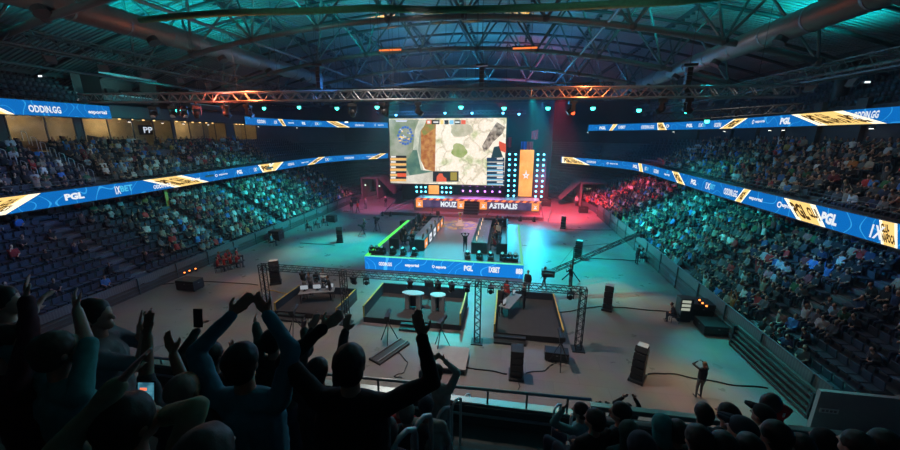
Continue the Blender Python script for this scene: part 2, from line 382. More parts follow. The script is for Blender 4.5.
# grey end wall sign
t=thing('wall_sign','small white rounded sign on the grey end wall by the retracted bleachers','sign',(12.9,13.22,1.05))
p=onY(829,411,13.22); b=MB().box((p.x,13.22,p.z),(.62,.02,.2)); o=b.build('plate',mat('sign_white',(.75,.74,.74),.5,var=.05),t,bevel=.008)
b=MB(); 
for k in range(3): b.lathe((0,0,0),[(.0,0),(.055,0),(.055,.008),(.0,.008)],12)
b=MB()
for k in range(4): b.box((p.x-.2+.13*k,13.205,p.z),(.09,.01,.09))
b.build('symbol',mat('sign_grey',(.25,.2,.22),.6),t)
# ---------------------------------------------------------------- LED ribbons
def ribbon(label,path,d,z0,z1,s0,s1,items,fz=None):
    """items: (kind, px0, px1[, px2, px3], text) with the columns measured at the ribbon's height"""
    zc=(z0+z1)/2; p0,_=path.at((s0+s1)/2,d); t=thing('led_ribbon_board',label,'led board',(p0[0],p0[1],z0))
    b=MB(); strip(b,path,d,z0-.04,d,z0); strip; b=MB()
    strip(b,path,d+.02,z0-.06,d+.02,z1+.06,s0=s0,s1=s1); strip(b,path,d+.22,z0-.06,d+.22,z1+.06,s0=s0,s1=s1); strip(b,path,d+.02,z1+.06,d+.22,z1+.06,s0=s0,s1=s1); strip(b,path,d+.02,z0-.06,d+.22,z0-.06,s0=s0,s1=s1)
    b.build('housing',M['black'],t)
    b=MB(); strip(b,path,d,z0,d,z1,s0=s0,s1=s1); b.build('led_screen',M['blue'],t)
    def P(s,f,e):
        s=min(max(s,s0),s1); p,_=path.at(s,d-e); return (p[0],p[1],z0+(z1-z0)*f)
    cache={}
    def S(px):
        if px not in cache:
            cache[px]=path.find(px,zc,d) if 0<=px<=900 else (path.find(5,zc,d)-(5-px)*cL if px<0 else path.find(895,zc,d)+(px-895)*cR)
        return cache[px]
    cL=(path.find(30,zc,d)-path.find(5,zc,d))/25. if s0<sMid else 0; cR=(path.find(895,zc,d)-path.find(870,zc,d))/25. if s1>sMid else 0
    for it in items:
        if it[0]=='gold':
            a,b_,c_,e_=[S(v) for v in it[1:5]]  # top-left, top-right, bottom-left, bottom-right
            n=8; G=MB(); K=MB()
            for i in range(n):
                f0,f1=i/n,(i+1)/n
                for j in range(6):
                    g0,g1=j/6,(j+1)/6
                    def Q(f,g): return P((c_+(a-c_)*f)+((e_+(b_-e_)*f)-(c_+(a-c_)*f))*g,f,.012)
                    edge=(j in(0,5)) 
                    G.add([Q(f0,g0),Q(f0,g1),Q(f1,g1),Q(f1,g0)],[(0,1,2,3)],1 if edge else 0)
            G.build('gold_stripe',[M['gold'],M['goldb']],t)
            if len(it)>5:
                for (txt,g0,g1,f0,f1) in it[5]:
                    vs,fs=text_geom(txt,.05)
                    K.add([P((c_+(a-c_)*(f0+(f1-f0)*v[1]))+((e_+(b_-e_)*(f0+(f1-f0)*v[1]))-(c_+(a-c_)*(f0+(f1-f0)*v[1])))*(g0+(g1-g0)*v[0]),f0+(f1-f0)*v[1],.03) for v in vs],fs)
            if K.v: K.build('dark_lettering',M['ink'],t)
        else:
            a,b_=S(it[1]),S(it[2]); f0,f1=(it[4],it[5]) if len(it)>4 else (.28,.74)
            vs,fs=text_geom(it[3],.06 if it[3]=='PGL' else .035)
            MB().add([P(a+(b_-a)*v[0],f0+(f1-f0)*v[1],.035) for v in vs],fs).build('white_lettering' if it[0]=='w' else 'cyan_lettering',M['white'] if it[0]=='w' else M['cyan'],t)
    return t
CN=[('PGL',.1,.42,.15,.85),('CLUJ-\nNAPOCA',.46,.9,.15,.85)]; CS=[('PGL',.12,.88,.2,.8)]
ribbon('blue LED ribbon with gold stripes below the suites-side upper stand','RP' and RP,0,6.15,7.2,0,RP.find(388,6.7),[
 ('gold',-32,43,-70,3,[('PGL',.35,.66,.15,.85),('CLUJ-\nNAPOCA',.68,.9,.2,.85)]),('w',65,84,'PGL'),('w',114,121,'1X',.2,.8),('c',121,133,'BET',.32,.8),
 ('gold',143,183,174,208,CN),('w',153,171,'ODDIN.GG',.15,.5),('w',190,200,'esportal',.3,.6),('w',215,217.5,'O',.35,.65),('w',218.5,228,'esports',.4,.62),('w',237,242,'PGL'),('w',254,256.5,'1X'),('c',256.5,260,'BET',.35,.7),
 ('gold',259,271,262,273,CS),('gold',273,284,264,275),('w',288,294,'ODDIN.GG',.35,.7),('w',301,308,'esportal',.35,.62),('gold',319,325,307,314,CS),('w',325,328.5,'1X'),('c',328.5,332,'BET',.35,.7),('w',344,354,'ODDIN.GG',.3,.66),('w',366,374,'esportal',.4,.62),('gold',380,386,368,377,CS)])
ribbon('blue LED ribbon with gold stripes below the jib-side upper stand',RP,0,6.15,7.2,RP.find(561.5,6.7),RP.L,[
 ('gold',562,574,562,590,CN),('w',587,596,'ODDIN.GG',.35,.7),('w',607,609,'O',.4,.7),('w',609.5,618,'esports',.42,.65),('w',633,637.5,'PGL'),('gold',637.5,641.5,640,643.5),('w',645,647,'1X'),('c',647,649,'BET',.35,.7),('w',654,659,'ODDIN',.28,.74),('w',664.5,670,'esportal',.35,.65),
 ('gold',671,678,678,686,CS),('w',691,697,'PGL'),('w',706.5,711,'1X',.25,.8),('c',711,715,'BET',.35,.75),('w',725,737,'ODDIN.GG',.25,.75),('gold',743,750,736,743,[('PGL',.2,.8,.2,.8)]),('w',750,763,'esportal',.35,.65),('w',778,782,'O',.35,.75),('w',783,794,'esports',.4,.68),
 ('gold',783,812,800,827,[('PGL',.12,.6,.15,.85),('CLUJ',.64,.95,.2,.8)]),('w',823,838,'PGL',.2,.78),('w',873,883,'1X',.15,.75),('gold',877,893,886,903,[('CLUJ-\nNAPOCA',.1,.9,.12,.88)])])
ribbon('short blue LED board above the suites with white and gold lettering',RP,8.7,UL['z0'],UL['z1'],0,RP.find(111,13.2,8.7),[
 ('gold',-60,-20,-34,12),('w',28,60,'ODDIN.GG',.2,.7),('w',87,107,'esportal',.25,.62)])
ribbon('blue LED board under the catwalk between the suites and the main screen',RP,8.7,UL['z0'],UL['z1'],RP.find(245,13.2,8.7),sL1,[
 ('w',257,265,'ODDIN',.25,.75),('w',274,277,'1X'),('gold',278.5,282.5,282,286,CS),('w',288,294,'esportal',.35,.65),('w',301.5,306,'PGL'),('w',315,318,'1X'),('c',318,322,'BET',.3,.7),('gold',326,338,337,350,CN),('w',355,364,'ODDIN.GG',.25,.6),('w',374,376,'O'),('w',378,384,'esports',.35,.65)])
ribbon('long blue LED board high on the jib side with gold stripes',RP,8.7,UR['z0'],UR['z1'],RP.find(588,12.3,8.7),RP.L,[
 ('w',600,606,'PGL',.2,.7),('gold',613,617,609,613),('w',619,626,'1XBET'),('w',641,654,'ODDIN.GG',.2,.7),('gold',657,663,659,668,CS),('w',666,669,'O'),('w',686,692,'PGL'),('w',699,703,'1X'),('c',703,707,'BET'),('w',714,722,'ODDIN',.2,.7),('gold',733,747,720,733,[('PGL',.15,.85,.15,.85)]),
 ('w',752,754.5,'O',.35,.8),('w',755,765,'esports',.4,.7),('w',781,792,'PGL',.2,.78),('gold',790,842,820,890,[('PGL',.12,.36,.12,.88),('CLUJ-\nNAPOCA',.38,.66,.12,.88),('PGL',.7,.92,.12,.7)]),('w',853,878,'ODDIN.GG',.35,.85)])
# ---------------------------------------------------------------- suites (left, behind the upper stand)
warm=emis('suite_ceiling_lamp',(1.,.62,.25),3.); room=mat('suite_wall',(.36,.30,.19),.8,var=.35,scale=1.5); pane=glass('suite_glass',(.8,.8,.75),.08)
sA=RP.find(8,10.8,9.3)
def suite(px0,px1,idx,desc):
    s0,s1=RP.find(px0,11.3,9.2),RP.find(px1,11.3,9.2); p0,_=RP.at((s0+s1)/2,9.2)
    t=thing('hospitality_suite',desc,'suite',(p0[0],p0[1],10.3))
    b=MB(); strip(b,RP,9.25,9.56,12.,9.56,s0=s0,s1=s1); strip(b,RP,12.,9.56,12.,12.9,s0=s0,s1=s1); strip(b,RP,9.25,12.9,12.,12.9,s0=s0,s1=s1)
    for s in(s0,s1):
        a,_=RP.at(s,9.25); c,_=RP.at(s,12.); b.add([(a[0],a[1],9.56),(c[0],c[1],9.56),(c[0],c[1],12.9),(a[0],a[1],12.9)],[(0,1,2,3)])
    b.build('room_wall',room,t)
    for k in range(7):
        s=s0+(s1-s0)*(.08+.14*k); p,n=RP.at(s,10.6); MB().lathe((p[0],p[1],12.6),[(.0,0),(.10,0),(.13,.12),(.0,.16)],10).build('ceiling_lamp',warm,t)
    b=MB(); strip(b,RP,9.22,9.9,9.22,12.75,s0=s0+.1,s1=s1-.1); b.build('window_pane',pane,t)
    b=MB()
    k=max(2,int((s1-s0)/2.2))
    for i in range(k+1):
        s=s0+(s1-s0)*i/k; p,n=RP.at(s,9.2); b.box((p[0],p[1],11.2),(.1,.08,3.2),math.atan2(n[1],n[0])+math.pi/2)
    strip(b,RP,9.17,9.8,9.17,9.9,s0=s0,s1=s1); strip(b,RP,9.17,12.7,9.17,12.8,s0=s0,s1=s1); b.build('window_frame',M['dsteel'],t)
    # sideboard at the back of the room
    p,n=RP.at((s0+s1)/2,11.6); b=MB().box((p[0],p[1],10.0),((s1-s0)*.5,.5,.9),math.atan2(n[1],n[0])+math.pi/2); b.build('sideboard',mat('suite_wood',(.16,.09,.04),.5),t)
    return t,s0,s1
suites=[suite(9,76,0,'wide lit suite with brown glass front above the stair aisle'),suite(84,172,1,'long lit suite with dark mullions and a small white screen inside'),
 suite(176,226,2,'lit suite with a string of warm ceiling lamps beside the narrow one'),suite(235,257,3,'narrow cream-lit suite with a dark picture on its back wall')]
b=MB(); sB=[0]+sum([[a,c] for _,a,c in suites],[])+[sL1]
for i in range(0,len(sB),2):
    strip(b,RP,9.2,9.5,9.2,13.3,s0=sB[i],s1=sB[i+1])
    strip(b,RP,12.05,9.5,12.05,13.,s0=sB[i],s1=sB[i+1])
strip(b,RP,9.1,12.9,9.1,14.,s0=RP.find(111,13.,9.2),s1=RP.find(245,13.,9.2)); strip(b,RP,9.15,12.8,9.15,13.4,s0=0,s1=sL1)
strip(b,RP,8.2,12.55,9.2,12.55,s0=0,s1=sL1)
struct(b.build('wall_left',M['wall2']))
# small picture, numerals and downlights
p=RP.at(RP.find(148,11.6,11.9),11.9)[0]; n=RP.at(RP.find(148,11.6,11.9),11.9)[1]
t=thing('wall_screen','small bright white screen inside the long suite','screen',(p[0],p[1],11.5)); a=math.atan2(n[1],n[0])-math.pi/2
MB().box((p[0],p[1],11.6),(2.3,.06,1.1),a).build('screen_bezel',M['black'],t); q=p-n*.05
b=MB(); u=np.array([math.cos(a),math.sin(a)])
text_flat(b,'PP',(q[0]-u[0]*.6,q[1]-u[1]*.6,11.25),(u[0]*1.2,u[1]*1.2,0),(0,0,.7)); b.build('screen_image',emis('screen_white',(.7,.8,1),1.1),t)
p,n=RP.at(RP.find(247,11.8,11.9),11.9); t=thing('wall_picture','dark rectangular picture on the back wall of the narrow suite','picture',(p[0],p[1],11.3)); a=math.atan2(n[1],n[0])-math.pi/2
MB().box((p[0],p[1],11.9),(1.6,.05,.7),a).build('canvas',mat('picture_dark',(.05,.04,.03),.7,var=.5,scale=3),t); MB().box((p[0],p[1],11.9),(1.75,.03,.85),a).build('frame',M['black'],t)
down=emis('downlight_lens',(1,.93,.85),5.)
ORDW='first second third fourth fifth sixth seventh eighth ninth tenth eleventh twelfth thirteenth fourteenth fifteenth sixteenth seventeenth eighteenth'.split()
def downlight(s,d,z,lab):
    p,n=RP.at(s,d); t=thing('downlight',lab,'lamp',(p[0],p[1],z),group='downlights around the upper gallery')
    MB().lathe((p[0],p[1],z),[(.0,.0),(.17,.0),(.2,.1),(.16,.2),(.0,.2)],12).build('housing',M['wall2'],t); MB().lathe((p[0],p[1],z-.02),[(.0,0),(.12,0),(.12,.02),(.0,.02)],12).build('lens',down,t)
for i,px in enumerate((129,163,184,208,258,297)): downlight(RP.find(px,12.4,8.6),8.6,12.35,'round white downlight under the suites-side gallery edge, %s from the short LED board'%ORDW[i])
for i,px in enumerate((588,674,724,770,784,871)): downlight(RP.find(px,11.5,8.6),8.6,11.45,'round white downlight under the jib-side gallery edge, %s from the stage end'%ORDW[i])
# yellow banner strips and red banners
def banner(px,z0,z1,w,d,m,lab,path=RP):
    s=path.find(px,(z0+z1)/2,d); p,n=path.at(s,d); b=MB().box((p[0],p[1],(z0+z1)/2),(w,.06,z1-z0),math.atan2(n[1],n[0])+math.pi/2); o=b.build('hanging_banner',m); tag(o,lab,'banner')
ylit=mat('yellow_banner_cloth',(.75,.55,.12),.8); redc=mat('red_banner_cloth',(.45,.03,.05),.8)
banner(776,9.9,11.2,.5,9.0,ylit,'narrow yellow banner on the back wall above the jib-side upper stand')
banner(168,3.6,5.9,.3,7.0,ylit,'narrow yellow banner under the suites-side ribbon board',BP)
for px in(226,237,148,160): banner(px,4.7,5.9,1.2,9.4,redc,{226:'red banner under the ribbon board, first of a close pair on the suites side',237:'red banner under the ribbon board, second of a close pair on the suites side',148:'red banner behind the blue-lit seats under the suites-side ribbon',160:'red banner beside the yellow strip under the suites-side ribbon'}[px],BP)
# balcony parapet inside the upper suites-side stand
b=MB(); strip(b,RP,4.6,8.3,4.6,9.45,s0=RP.find(160,9.2,4.6),s1=RP.find(240,9.2,4.6)); strip(b,RP,4.8,8.3,4.8,9.45,s0=RP.find(160,9.2,4.6),s1=RP.find(240,9.2,4.6)); strip(b,RP,4.6,9.45,4.8,9.45,s0=RP.find(160,9.2,4.6),s1=RP.find(240,9.2,4.6))
s=RP.find(160,9.2,4.6); 
a,_=RP.at(s,4.6); c,_=RP.at(s-3,9.); b.add([(a[0],a[1],8.6),(c[0],c[1],10.2),(c[0],c[1],11.),(a[0],a[1],9.75)],[(0,1,2,3)])
struct(b.build('wall_inner',M['wall2']))
# glazed boxes above the suites
def skybox(px0,px1,z0,z1,lab):
    d=8.4; s0,s1=RP.find(px0,(z0+z1)/2,d),RP.find(px1,(z0+z1)/2,d); p0,_=RP.at((s0+s1)/2,d); t=thing('glazed_control_box',lab,'control box',(p0[0],p0[1],z0))
    b=MB()
    strip(b,RP,d,z0,d+3,z0,s0=s0,s1=s1); strip(b,RP,d-.15,z1,d+3,z1,s0=s0,s1=s1); strip(b,RP,d+3,z0,d+3,z1,s0=s0,s1=s1); strip(b,RP,d,z0,d,z0+.55,s0=s0,s1=s1)
    for s in(s0,s1):
        a,_=RP.at(s,d); c,_=RP.at(s,d+2); b.add([(a[0],a[1],z0),(c[0],c[1],z0),(c[0],c[1],z1),(a[0],a[1],z1)],[(0,1,2,3)])
    b.build('shell',M['wall2'],t)
    b=MB(); strip(b,RP,d-.2,z1-.05,d-.2,z1+.15,s0=s0-.1,s1=s1+.1); strip(b,RP,d-.05,z0+.5,d-.05,z0+.62,s0=s0,s1=s1); b.build('edge_trim',mat('pale_trim',(.6,.65,.65),.5),t)
    b=MB(); strip(b,RP,d-.02,z0+.6,d-.02,z1-.05,s0=s0,s1=s1); b.build('window_pane',glass('box_glass',(.45,.5,.5),.12),t)
    b=MB(); 
    for i in range(3):
        p,n=RP.at(s0+(s1-s0)*(.25+.25*i),d+2.6); b.box((p[0],p[1],z0+1.1),(.8,.3,.6),math.atan2(n[1],n[0])+math.pi/2)
    b.build('console',M['black'],t)
    p,n=RP.at((s0+s1)/2,d+1.2); l=bpy.data.lights.new('room_lamp','POINT'); l.energy=90; l.color=(.35,.9,.85); l.shadow_soft_size=.2; q=bpy.data.objects.new('room_lamp',l); COL.objects.link(q); q.location=(p[0],p[1],z1-.4)
skybox(102,157,14.4,16.9,'large glazed control box hanging above the suites')
skybox(190,229,14.4,16.5,'smaller glazed control box behind the larger one above the suites')
# ---------------------------------------------------------------- roof trusses
def zc(x): return 18.75-.0056*(x+6)**2-.012*(x+6)
def roof_truss(Y,lab):
    t=thing('roof_truss',lab,'roof truss',(-6,Y,18.7),group='arched roof trusses')
    xs=np.linspace(-30,18,10); b=MB(); b.path([(x,Y,zc(x)) for x in np.linspace(-30,18,44)],.2,8); b.build('bottom_chord',M['steel'],t,smooth=True)
    zt=lambda x: roofz(x)-.55
    for sy in(-2.3,2.3):
        b=MB(); b.path([(x,Y+sy,zt(x)) for x in np.linspace(-47,36,50)],.14,6); b.build('top_chord',M['dsteel'],t,smooth=True)
    b=MB()
    for i in range(len(xs)-1):
        a,c=xs[i],xs[i+1]; m_=(a+c)/2
        for sy in(-2.3,2.3):
            b.tube((a,Y,zc(a)),(m_,Y+sy,zt(m_)),.085,n=6); b.tube((c,Y,zc(c)),(m_,Y+sy,zt(m_)),.085,n=6)
        b.tube((m_,Y-2.3,zt(m_)),(m_,Y+2.3,zt(m_)),.06,n=5)
    b.build('web_member',M['steel'],t)
    for x in xs: MB().ell((x,Y,zc(x)),(.3,.3,.26),nu=8,nv=6).build('node',M['dsteel'],t)
    return t
ords=['nearest the seats','second back','third back','fourth back','fifth back','last before the stage']
for i,Y in enumerate((17.,26.,35.,44.,53.)): roof_truss(Y,'arched tubular roof truss, '+['first overhead of the series','second of the series going back','third of the series going back','fourth of the series, above the front of the stage','last and darkest of the series, behind the main screen'][i])
for x,z,lab in((-20.,18.0,'long pale purlin pipe running lengthwise under the roof on the suites side'),(5.8,17.9,'long pale purlin pipe running lengthwise under the roof on the jib side'),(-34,13.9+1.9,'dark lengthwise purlin above the suites'),(22,15.2,'dark lengthwise purlin above the jib-side boards')):
    b=MB(); b.tube((x,2,z),(x,62,z),.11,n=8); o=b.build('purlin_pipe',M['steel'],smooth=False); tag(o,lab,'pipe')
# roof ribs under the deck
for i,x in enumerate(np.arange(-44,34,6.5)):
    b=MB(); b.bx(x-.08,x+.08,-8,88,roofz(x)-.4,roofz(x)-.05); 
    for y in np.arange(0,80,.9): b.bx(x-.14,x+.14,y,y+.12,roofz(x)-.55,roofz(x)-.4)
    o=b.build('roof_joist',M['dsteel']); tag(o,'dark toothed joist lengthwise under the corrugated roof, %s from the suites side'%ORDW[i],'joist','roof joists under the deck')
# ventilation ducts
def duct(x,z,r,y0,y1,lab):
    t=thing('ventilation_duct',lab,'duct',(x,(y0+y1)/2,z)); b=MB(); b.tube((x,y0,z),(x,y1,z),r,n=24); b.build('pipe',M['duct'],t,smooth=True)
    for y in np.arange(y0+1,y1,3.): MB().tube((x,y,z),(x,y+.12,z),r*1.04,n=24).build('collar',M['duct'],t,smooth=False)
    for y in np.arange(y0+2.5,y1,6.): MB().tube((x+(.3 if x<0 else -.3)*r,y,z-r*.6),(x+(.7 if x<0 else -.7)*r,y,z-r*1.25),r*.42,r*.5,n=14).build('outlet',M['dsteel'],t)
    return t
duct(-24.6,17.95,.72,8,62,'fat silvery ventilation duct running lengthwise above the suites side')
duct(14.,16.4,.62,8,58,'fat silvery ventilation duct running lengthwise above the jib side')
t=duct(-17.2,21.0,.8,9,14,'short white duct end hanging near the top of the roof')
# catwalks with lamps
lampm=mat('lamp_body',(.10,.11,.12),.5,.3); lens_off=mat('lamp_glass',(.45,.6,.62),.15,var=.1)
def catwalk(x,z,y0,y1,lab,side):
    t=thing('lighting_catwalk',lab,'catwalk',(x,(y0+y1)/2,z)); b=MB(); b.truss((x,y0,z),(x,y1,z),.9,.9,.045,1.4); b.build('truss_frame',M['steel'],t)
    b=MB(); b.bx(x-.4,x+.4,y0,y1,z-.42,z-.36); b.build('walkway',M['dsteel'],t)
catwalk(-27.6,16.3,8,60,'long lighting catwalk running lengthwise above the suites-side upper stand',1)
catwalk(18.9,14.7,8,60,'long lighting catwalk running lengthwise above the jib-side upper stand',-1)
def floodlight_proto():
    t=thing('floodlight','','floodlight'); 
    MB().box((0,0,-.45),(.5,.22,.4),tilt=Matrix.Rotation(.5,3,'X')).build('body',lampm,t); MB().box((0,-.12,-.52),(.42,.04,.32),tilt=Matrix.Rotation(.5,3,'X')).build('lens',lens_off,t)
    b=MB(); b.tube((-.29,0,-.05),(-.29,0,-.5),.02,n=5); b.tube((.29,0,-.05),(.29,0,-.5),.02,n=5); b.tube((-.29,0,-.05),(.29,0,-.05),.02,n=5); b.tube((0,0,-.05),(0,0,.08),.03,n=5); b.build('yoke',M['dsteel'],t); return t
FL=floodlight_proto(); first=True
ORDW2=['first','second','third','fourth','fifth','sixth','seventh','eighth','ninth','tenth','eleventh','twelfth','thirteenth','fourteenth','fifteenth','sixteenth','seventeenth']
for x,z,rz,side in((-27.6,15.85,-1.9,'suites-side'),(18.9,14.3,1.9,'jib-side')):
    for k in range(17):
        y=10.+k*2.9
        if first: FL.location=(x,y,z); FL.rotation_euler=(0,0,rz); first=False; FL['label']='boxy floodlight clamped under the suites-side catwalk, first going back'; FL['group']='floodlights under the suites-side catwalk'
        else: dup(FL,(x,y,z),rz+random.uniform(-.3,.3),'boxy floodlight clamped under the %s catwalk, %s going back'%(side,ORDW2[k]),'floodlights under the %s catwalk'%side)
# ---------------------------------------------------------------- front lighting truss with its motors and lamps
t=thing('front_truss','long horizontal aluminium box truss hanging across the whole hall in front','truss',(-7.3,20,13.1))
b=MB(); b.truss((-27.7,20,13.32),(-17.8,20,13.22),.5,.5,.05,.85,rw=.032); b.truss((-17.8,20,13.22),(1,20,13.12),.5,.5,.05,.85,rw=.032);b.truss((1,20,13.12),(13.2,20,13.0),.5,.5,.05,.85,rw=.032); b.build('truss_frame',M['alu'],t)
for x in(-27.6,-17.8,-8.2,1.,6.5,13.1): MB().box((x,20,13.36 if x<0 else 13.3),(.16,.56,.05)).build('joint_plate',M['dsteel'],t)
def moving_head():
    t=thing('moving_head_light','','stage light')
    MB().box((0,0,-.12),(.42,.32,.16)).build('base',M['black'],t,bevel=.02)
    b=MB(); b.box((-.19,0,-.35),(.05,.16,.34)); b.box((.19,0,-.35),(.05,.16,.34)); b.box((0,0,-.2),(.4,.12,.04)); b.build('yoke',M['black'],t)
    b=MB(); b.ell((0,0,-.45),(.16,.16,.17)); b.tube((0,-.02,-.47),(0,-.2,-.6),.15,.13,n=14); h=b.build('lamp_head',M['black'],t,smooth=True)
    b=MB(); b.tube((0,-.19,-.59),(0,-.205,-.603),.12,n=14); b.build('lens',lens_off,h,local=True)
    b=MB(); b.tube((0,0,-.05),(0,0,.14),.035,n=6); b.box((0,0,.1),(.1,.12,.08)); b.build('clamp',M['dsteel'],t); return t
MH=moving_head(); used=[False]
def put_head(loc,rz,lab,grp,s=1.):
    if not used[0]:
        used[0]=True; MH.location=loc; MH.rotation_euler=(0,0,rz); MH.scale=(s,)*3; MH['label']=lab; MH['group']=grp; return MH
    return dup(MH,loc,rz,lab,grp,scale=s)
for ih,px in enumerate((152,172,181,195,224,247,352,384,418,573,663,688)): 
    p=onY(px,101,20.); put_head((p.x,20,12.8),random.uniform(0,6),'black moving-head light under the front truss, %s from the suites end'%ORDW2[ih],'moving heads under the front truss',1.15)
def blinder(px,py,Y,m,lab,r=.13):
    p=onY(px,py,Y); t=thing('spotlight',lab,'stage light',p)
    b=MB(); b.tube((p.x,p.y,p.z),(p.x,p.y+.35,p.z+.08),r*1.25,r*.9,n=12); b.build('can',M['black'],t); b=MB(); b.tube((p.x,p.y-.02,p.z),(p.x,p.y+.01,p.z),r,n=12); b.build('lens',m,t)
    b=MB(); b.tube((p.x,p.y+.2,p.z),(p.x,p.y+.2,p.z+.7),.03,n=5); b.build('hanger',M['dsteel'],t)
tealL=emis('teal_lens',(.05,1.,.75),9.); blueL=emis('blue_lens',(.1,.45,1.),7.); redL=emis('red_lens',(1.,.1,.03),3.)
for i,(px,py,k) in enumerate(((264,108,0),(299,107,0),(337,108,0),(377,107,0),(461,107,0),(504,108,0),(548,108,0),(593,108,0),(639,110,0),(396,115,1),(445,113,1),(472,113,1),(503,113,1),(519,114,1),(178,110,0),(686,111,0),(707,121,0))):
    Y=20.2 if px==178 else 46.; blinder(px,py,Y,(tealL,blueL)[k] if px!=178 else tealL,{0:'round teal spotlight shining from the truss above the stage',1:'small blue spotlight close above the main screen'}[k] if px!=178 else 'teal lens under the front truss near the suites',.27 if k==0 and Y>40 else .16)
for o in list(bpy.data.objects):
    if o.name.startswith('spotlight') and 'label' in o.keys(): o['label']=o['label']+{'r':', '+ORDW[int(o.name[10:] or 0)%17]+' counting from the suites','s':', '+ORDW[int(o.name[10:] or 0)%17]+' of the lamp row','t':''}[o['label'][0]]; o['group']={'r':'teal spotlights above the stage','s':'blue spotlights above the screen','t':'lamp under the front truss'}[o['label'][0]]
blinder(573,113,19.9,redL,'red-lit lamp hanging below the front truss above the jib side',.1)
# rear lighting trusses above the stage
for Y,z,x0,x1,lab in((46.6,15.1,-24,15,'dark lighting truss carrying the teal spotlights above the stage'),(40,15.9,-22,10,'thin dark lighting truss hanging higher between roof trusses'),(50.6,14.0,-19,2,'dark truss carrying the main screen')):
    b=MB(); b.truss((x0,Y,z),(x1,Y,z),.45,.45,.04,1.2); o=b.build('stage_truss',M['dsteel']); tag(o,lab,'truss')
b=MB(); b.truss(onY(655,118,24.),onY(800,108,24.),.45,.45,.035,1.); o=b.build('side_truss',M['dsteel']); tag(o,'dark slanting truss in front of the long jib-side LED board','truss')
# hanging line arrays on motor frames
for px,lab in((318,'black line array hanging in front of the roof on the suites side'),(482,'black line array hanging near the middle of the front truss'),(690,'black line array hanging in front of the roof on the jib side')):
    p=onY(px,65,20.); t=thing('hanging_line_array',lab,'loudspeaker',(p.x,20,p.z))
    MB().box((p.x,20,p.z),(.62,.3,.1)).build('top_frame',M['black'],t)
    for k in range(6): 
        MB().box((p.x,20,p.z-.2-k*.2),(.24,.3,.18),tilt=Matrix.Rotation(-.03*k,3,'X')).build('cabinet',M['black'],t,bevel=.01)
    b=MB(); b.tube((p.x,20,p.z),(p.x,20,roofz(p.x)-.4),.015,n=4); b.tube((p.x,20,p.z-1.3),(p.x,20,13.3),.012,n=4); b.build('chain',M['dsteel'],t)
# rigging steel wires
b=MB(); 
for k in range(46):
    x=random.uniform(-24,12); Y=random.choice((19.6,20.3,40,46.6,50.6)); b.tube((x,Y,{19.6:13.3,20.3:13.3,40:15.9,46.6:15.2,50.6:14.1}[Y]),(x+random.uniform(-.2,.2),Y,roofz(x)-.3),.012,n=3)
o=b.build('rigging_wire',M['dsteel']); tag(o,'thin steel hanging wires between trusses and roof','rigging','rigging',kind='stuff')
# green hose / bundled net draped along the first truss
pts=[onY(px,py,17.5) for px,py in((140,20),(180,16),(220,13),(260,12),(310,11),(370,8),(430,10),(490,9),(560,7),(620,4),(680,1),(740,-6))]
b=MB(); b.path(pts,.16,8); o=b.build('green_net_bundle',mat('green_netting',(.02,.16,.08),.8,var=.4,scale=6,bump=.3),smooth=True); tag(o,'long dark green bundled net draped along the near roof truss','net')
# big dark support column and small exit lamps on the jib side
p=onX(838,100,28.6); b=MB(); b.tube((28.6,p.y,12.6),(28.6,p.y,18.),.55,n=14); o=b.build('support_column',M['dsteel'],smooth=True); tag(o,'thick dark round column rising behind the high jib-side LED board','column')
for px,py,lab in((866,82,'small white emergency lamp under the roof by the thick column'),(347,122,'small white lamp close to the main screen edge'),(42,76,'small white lamp above the short LED board')):
    p=onY(px,py,28. if px!=42 else 20.); t=thing('emergency_lamp',lab,'lamp',p); MB().box(p,(.4,.2,.14)).build('housing',M['wall2'],t); MB().box((p.x,p.y-.1,p.z-.02),(.3,.03,.1)).build('lens',emis('em_lens',(.8,.95,1),1.8),t)
# orange-lit heaters / work lamps seen under the roof
for px,py,lab in((390,50,'long orange glowing heater strip under the roof, first of two'),(525,48,'long orange glowing heater strip under the roof above the screen edge')):
    p=onY(px,py,34.5); t=thing('heater_lamp',lab,'heater',p); MB().box((p.x,p.y,p.z+.1),(2.3,.4,.12)).build('hood',M['dsteel'],t); MB().box(p,(2.1,.25,.1)).build('glowing_tube',emis('heater_orange',(1.,.22,.05),1.2),t)
def floor_head():
    t=thing('moving_head_light','','stage light')
    MB().box((0,0,.09),(.42,.34,.18)).build('base',M['black'],t,bevel=.02)
    b=MB(); b.box((-.19,0,.32),(.05,.16,.32)); b.box((.19,0,.32),(.05,.16,.32)); b.box((0,0,.19),(.4,.12,.04)); b.build('yoke',M['black'],t)
    b=MB(); b.ell((0,0,.42),(.16,.16,.17)); b.tube((0,-.02,.45),(0,-.16,.62),.15,.13,n=14); h=b.build('lamp_head',M['black'],t,smooth=True)
    b=MB(); b.tube((0,-.155,.61),(0,-.165,.623),.12,n=14); b.build('lens',lens_off,h,local=True); return t
FH=floor_head(); fused=[False]
def put_floor(loc,rz,lab,grp,s=1.):
    if not fused[0]:
        fused[0]=True; FH.location=loc; FH.rotation_euler=(0,0,rz); FH.scale=(s,)*3; FH['label']=lab; FH['group']=grp; return FH
    return dup(FH,loc,rz,lab,grp,scale=s)
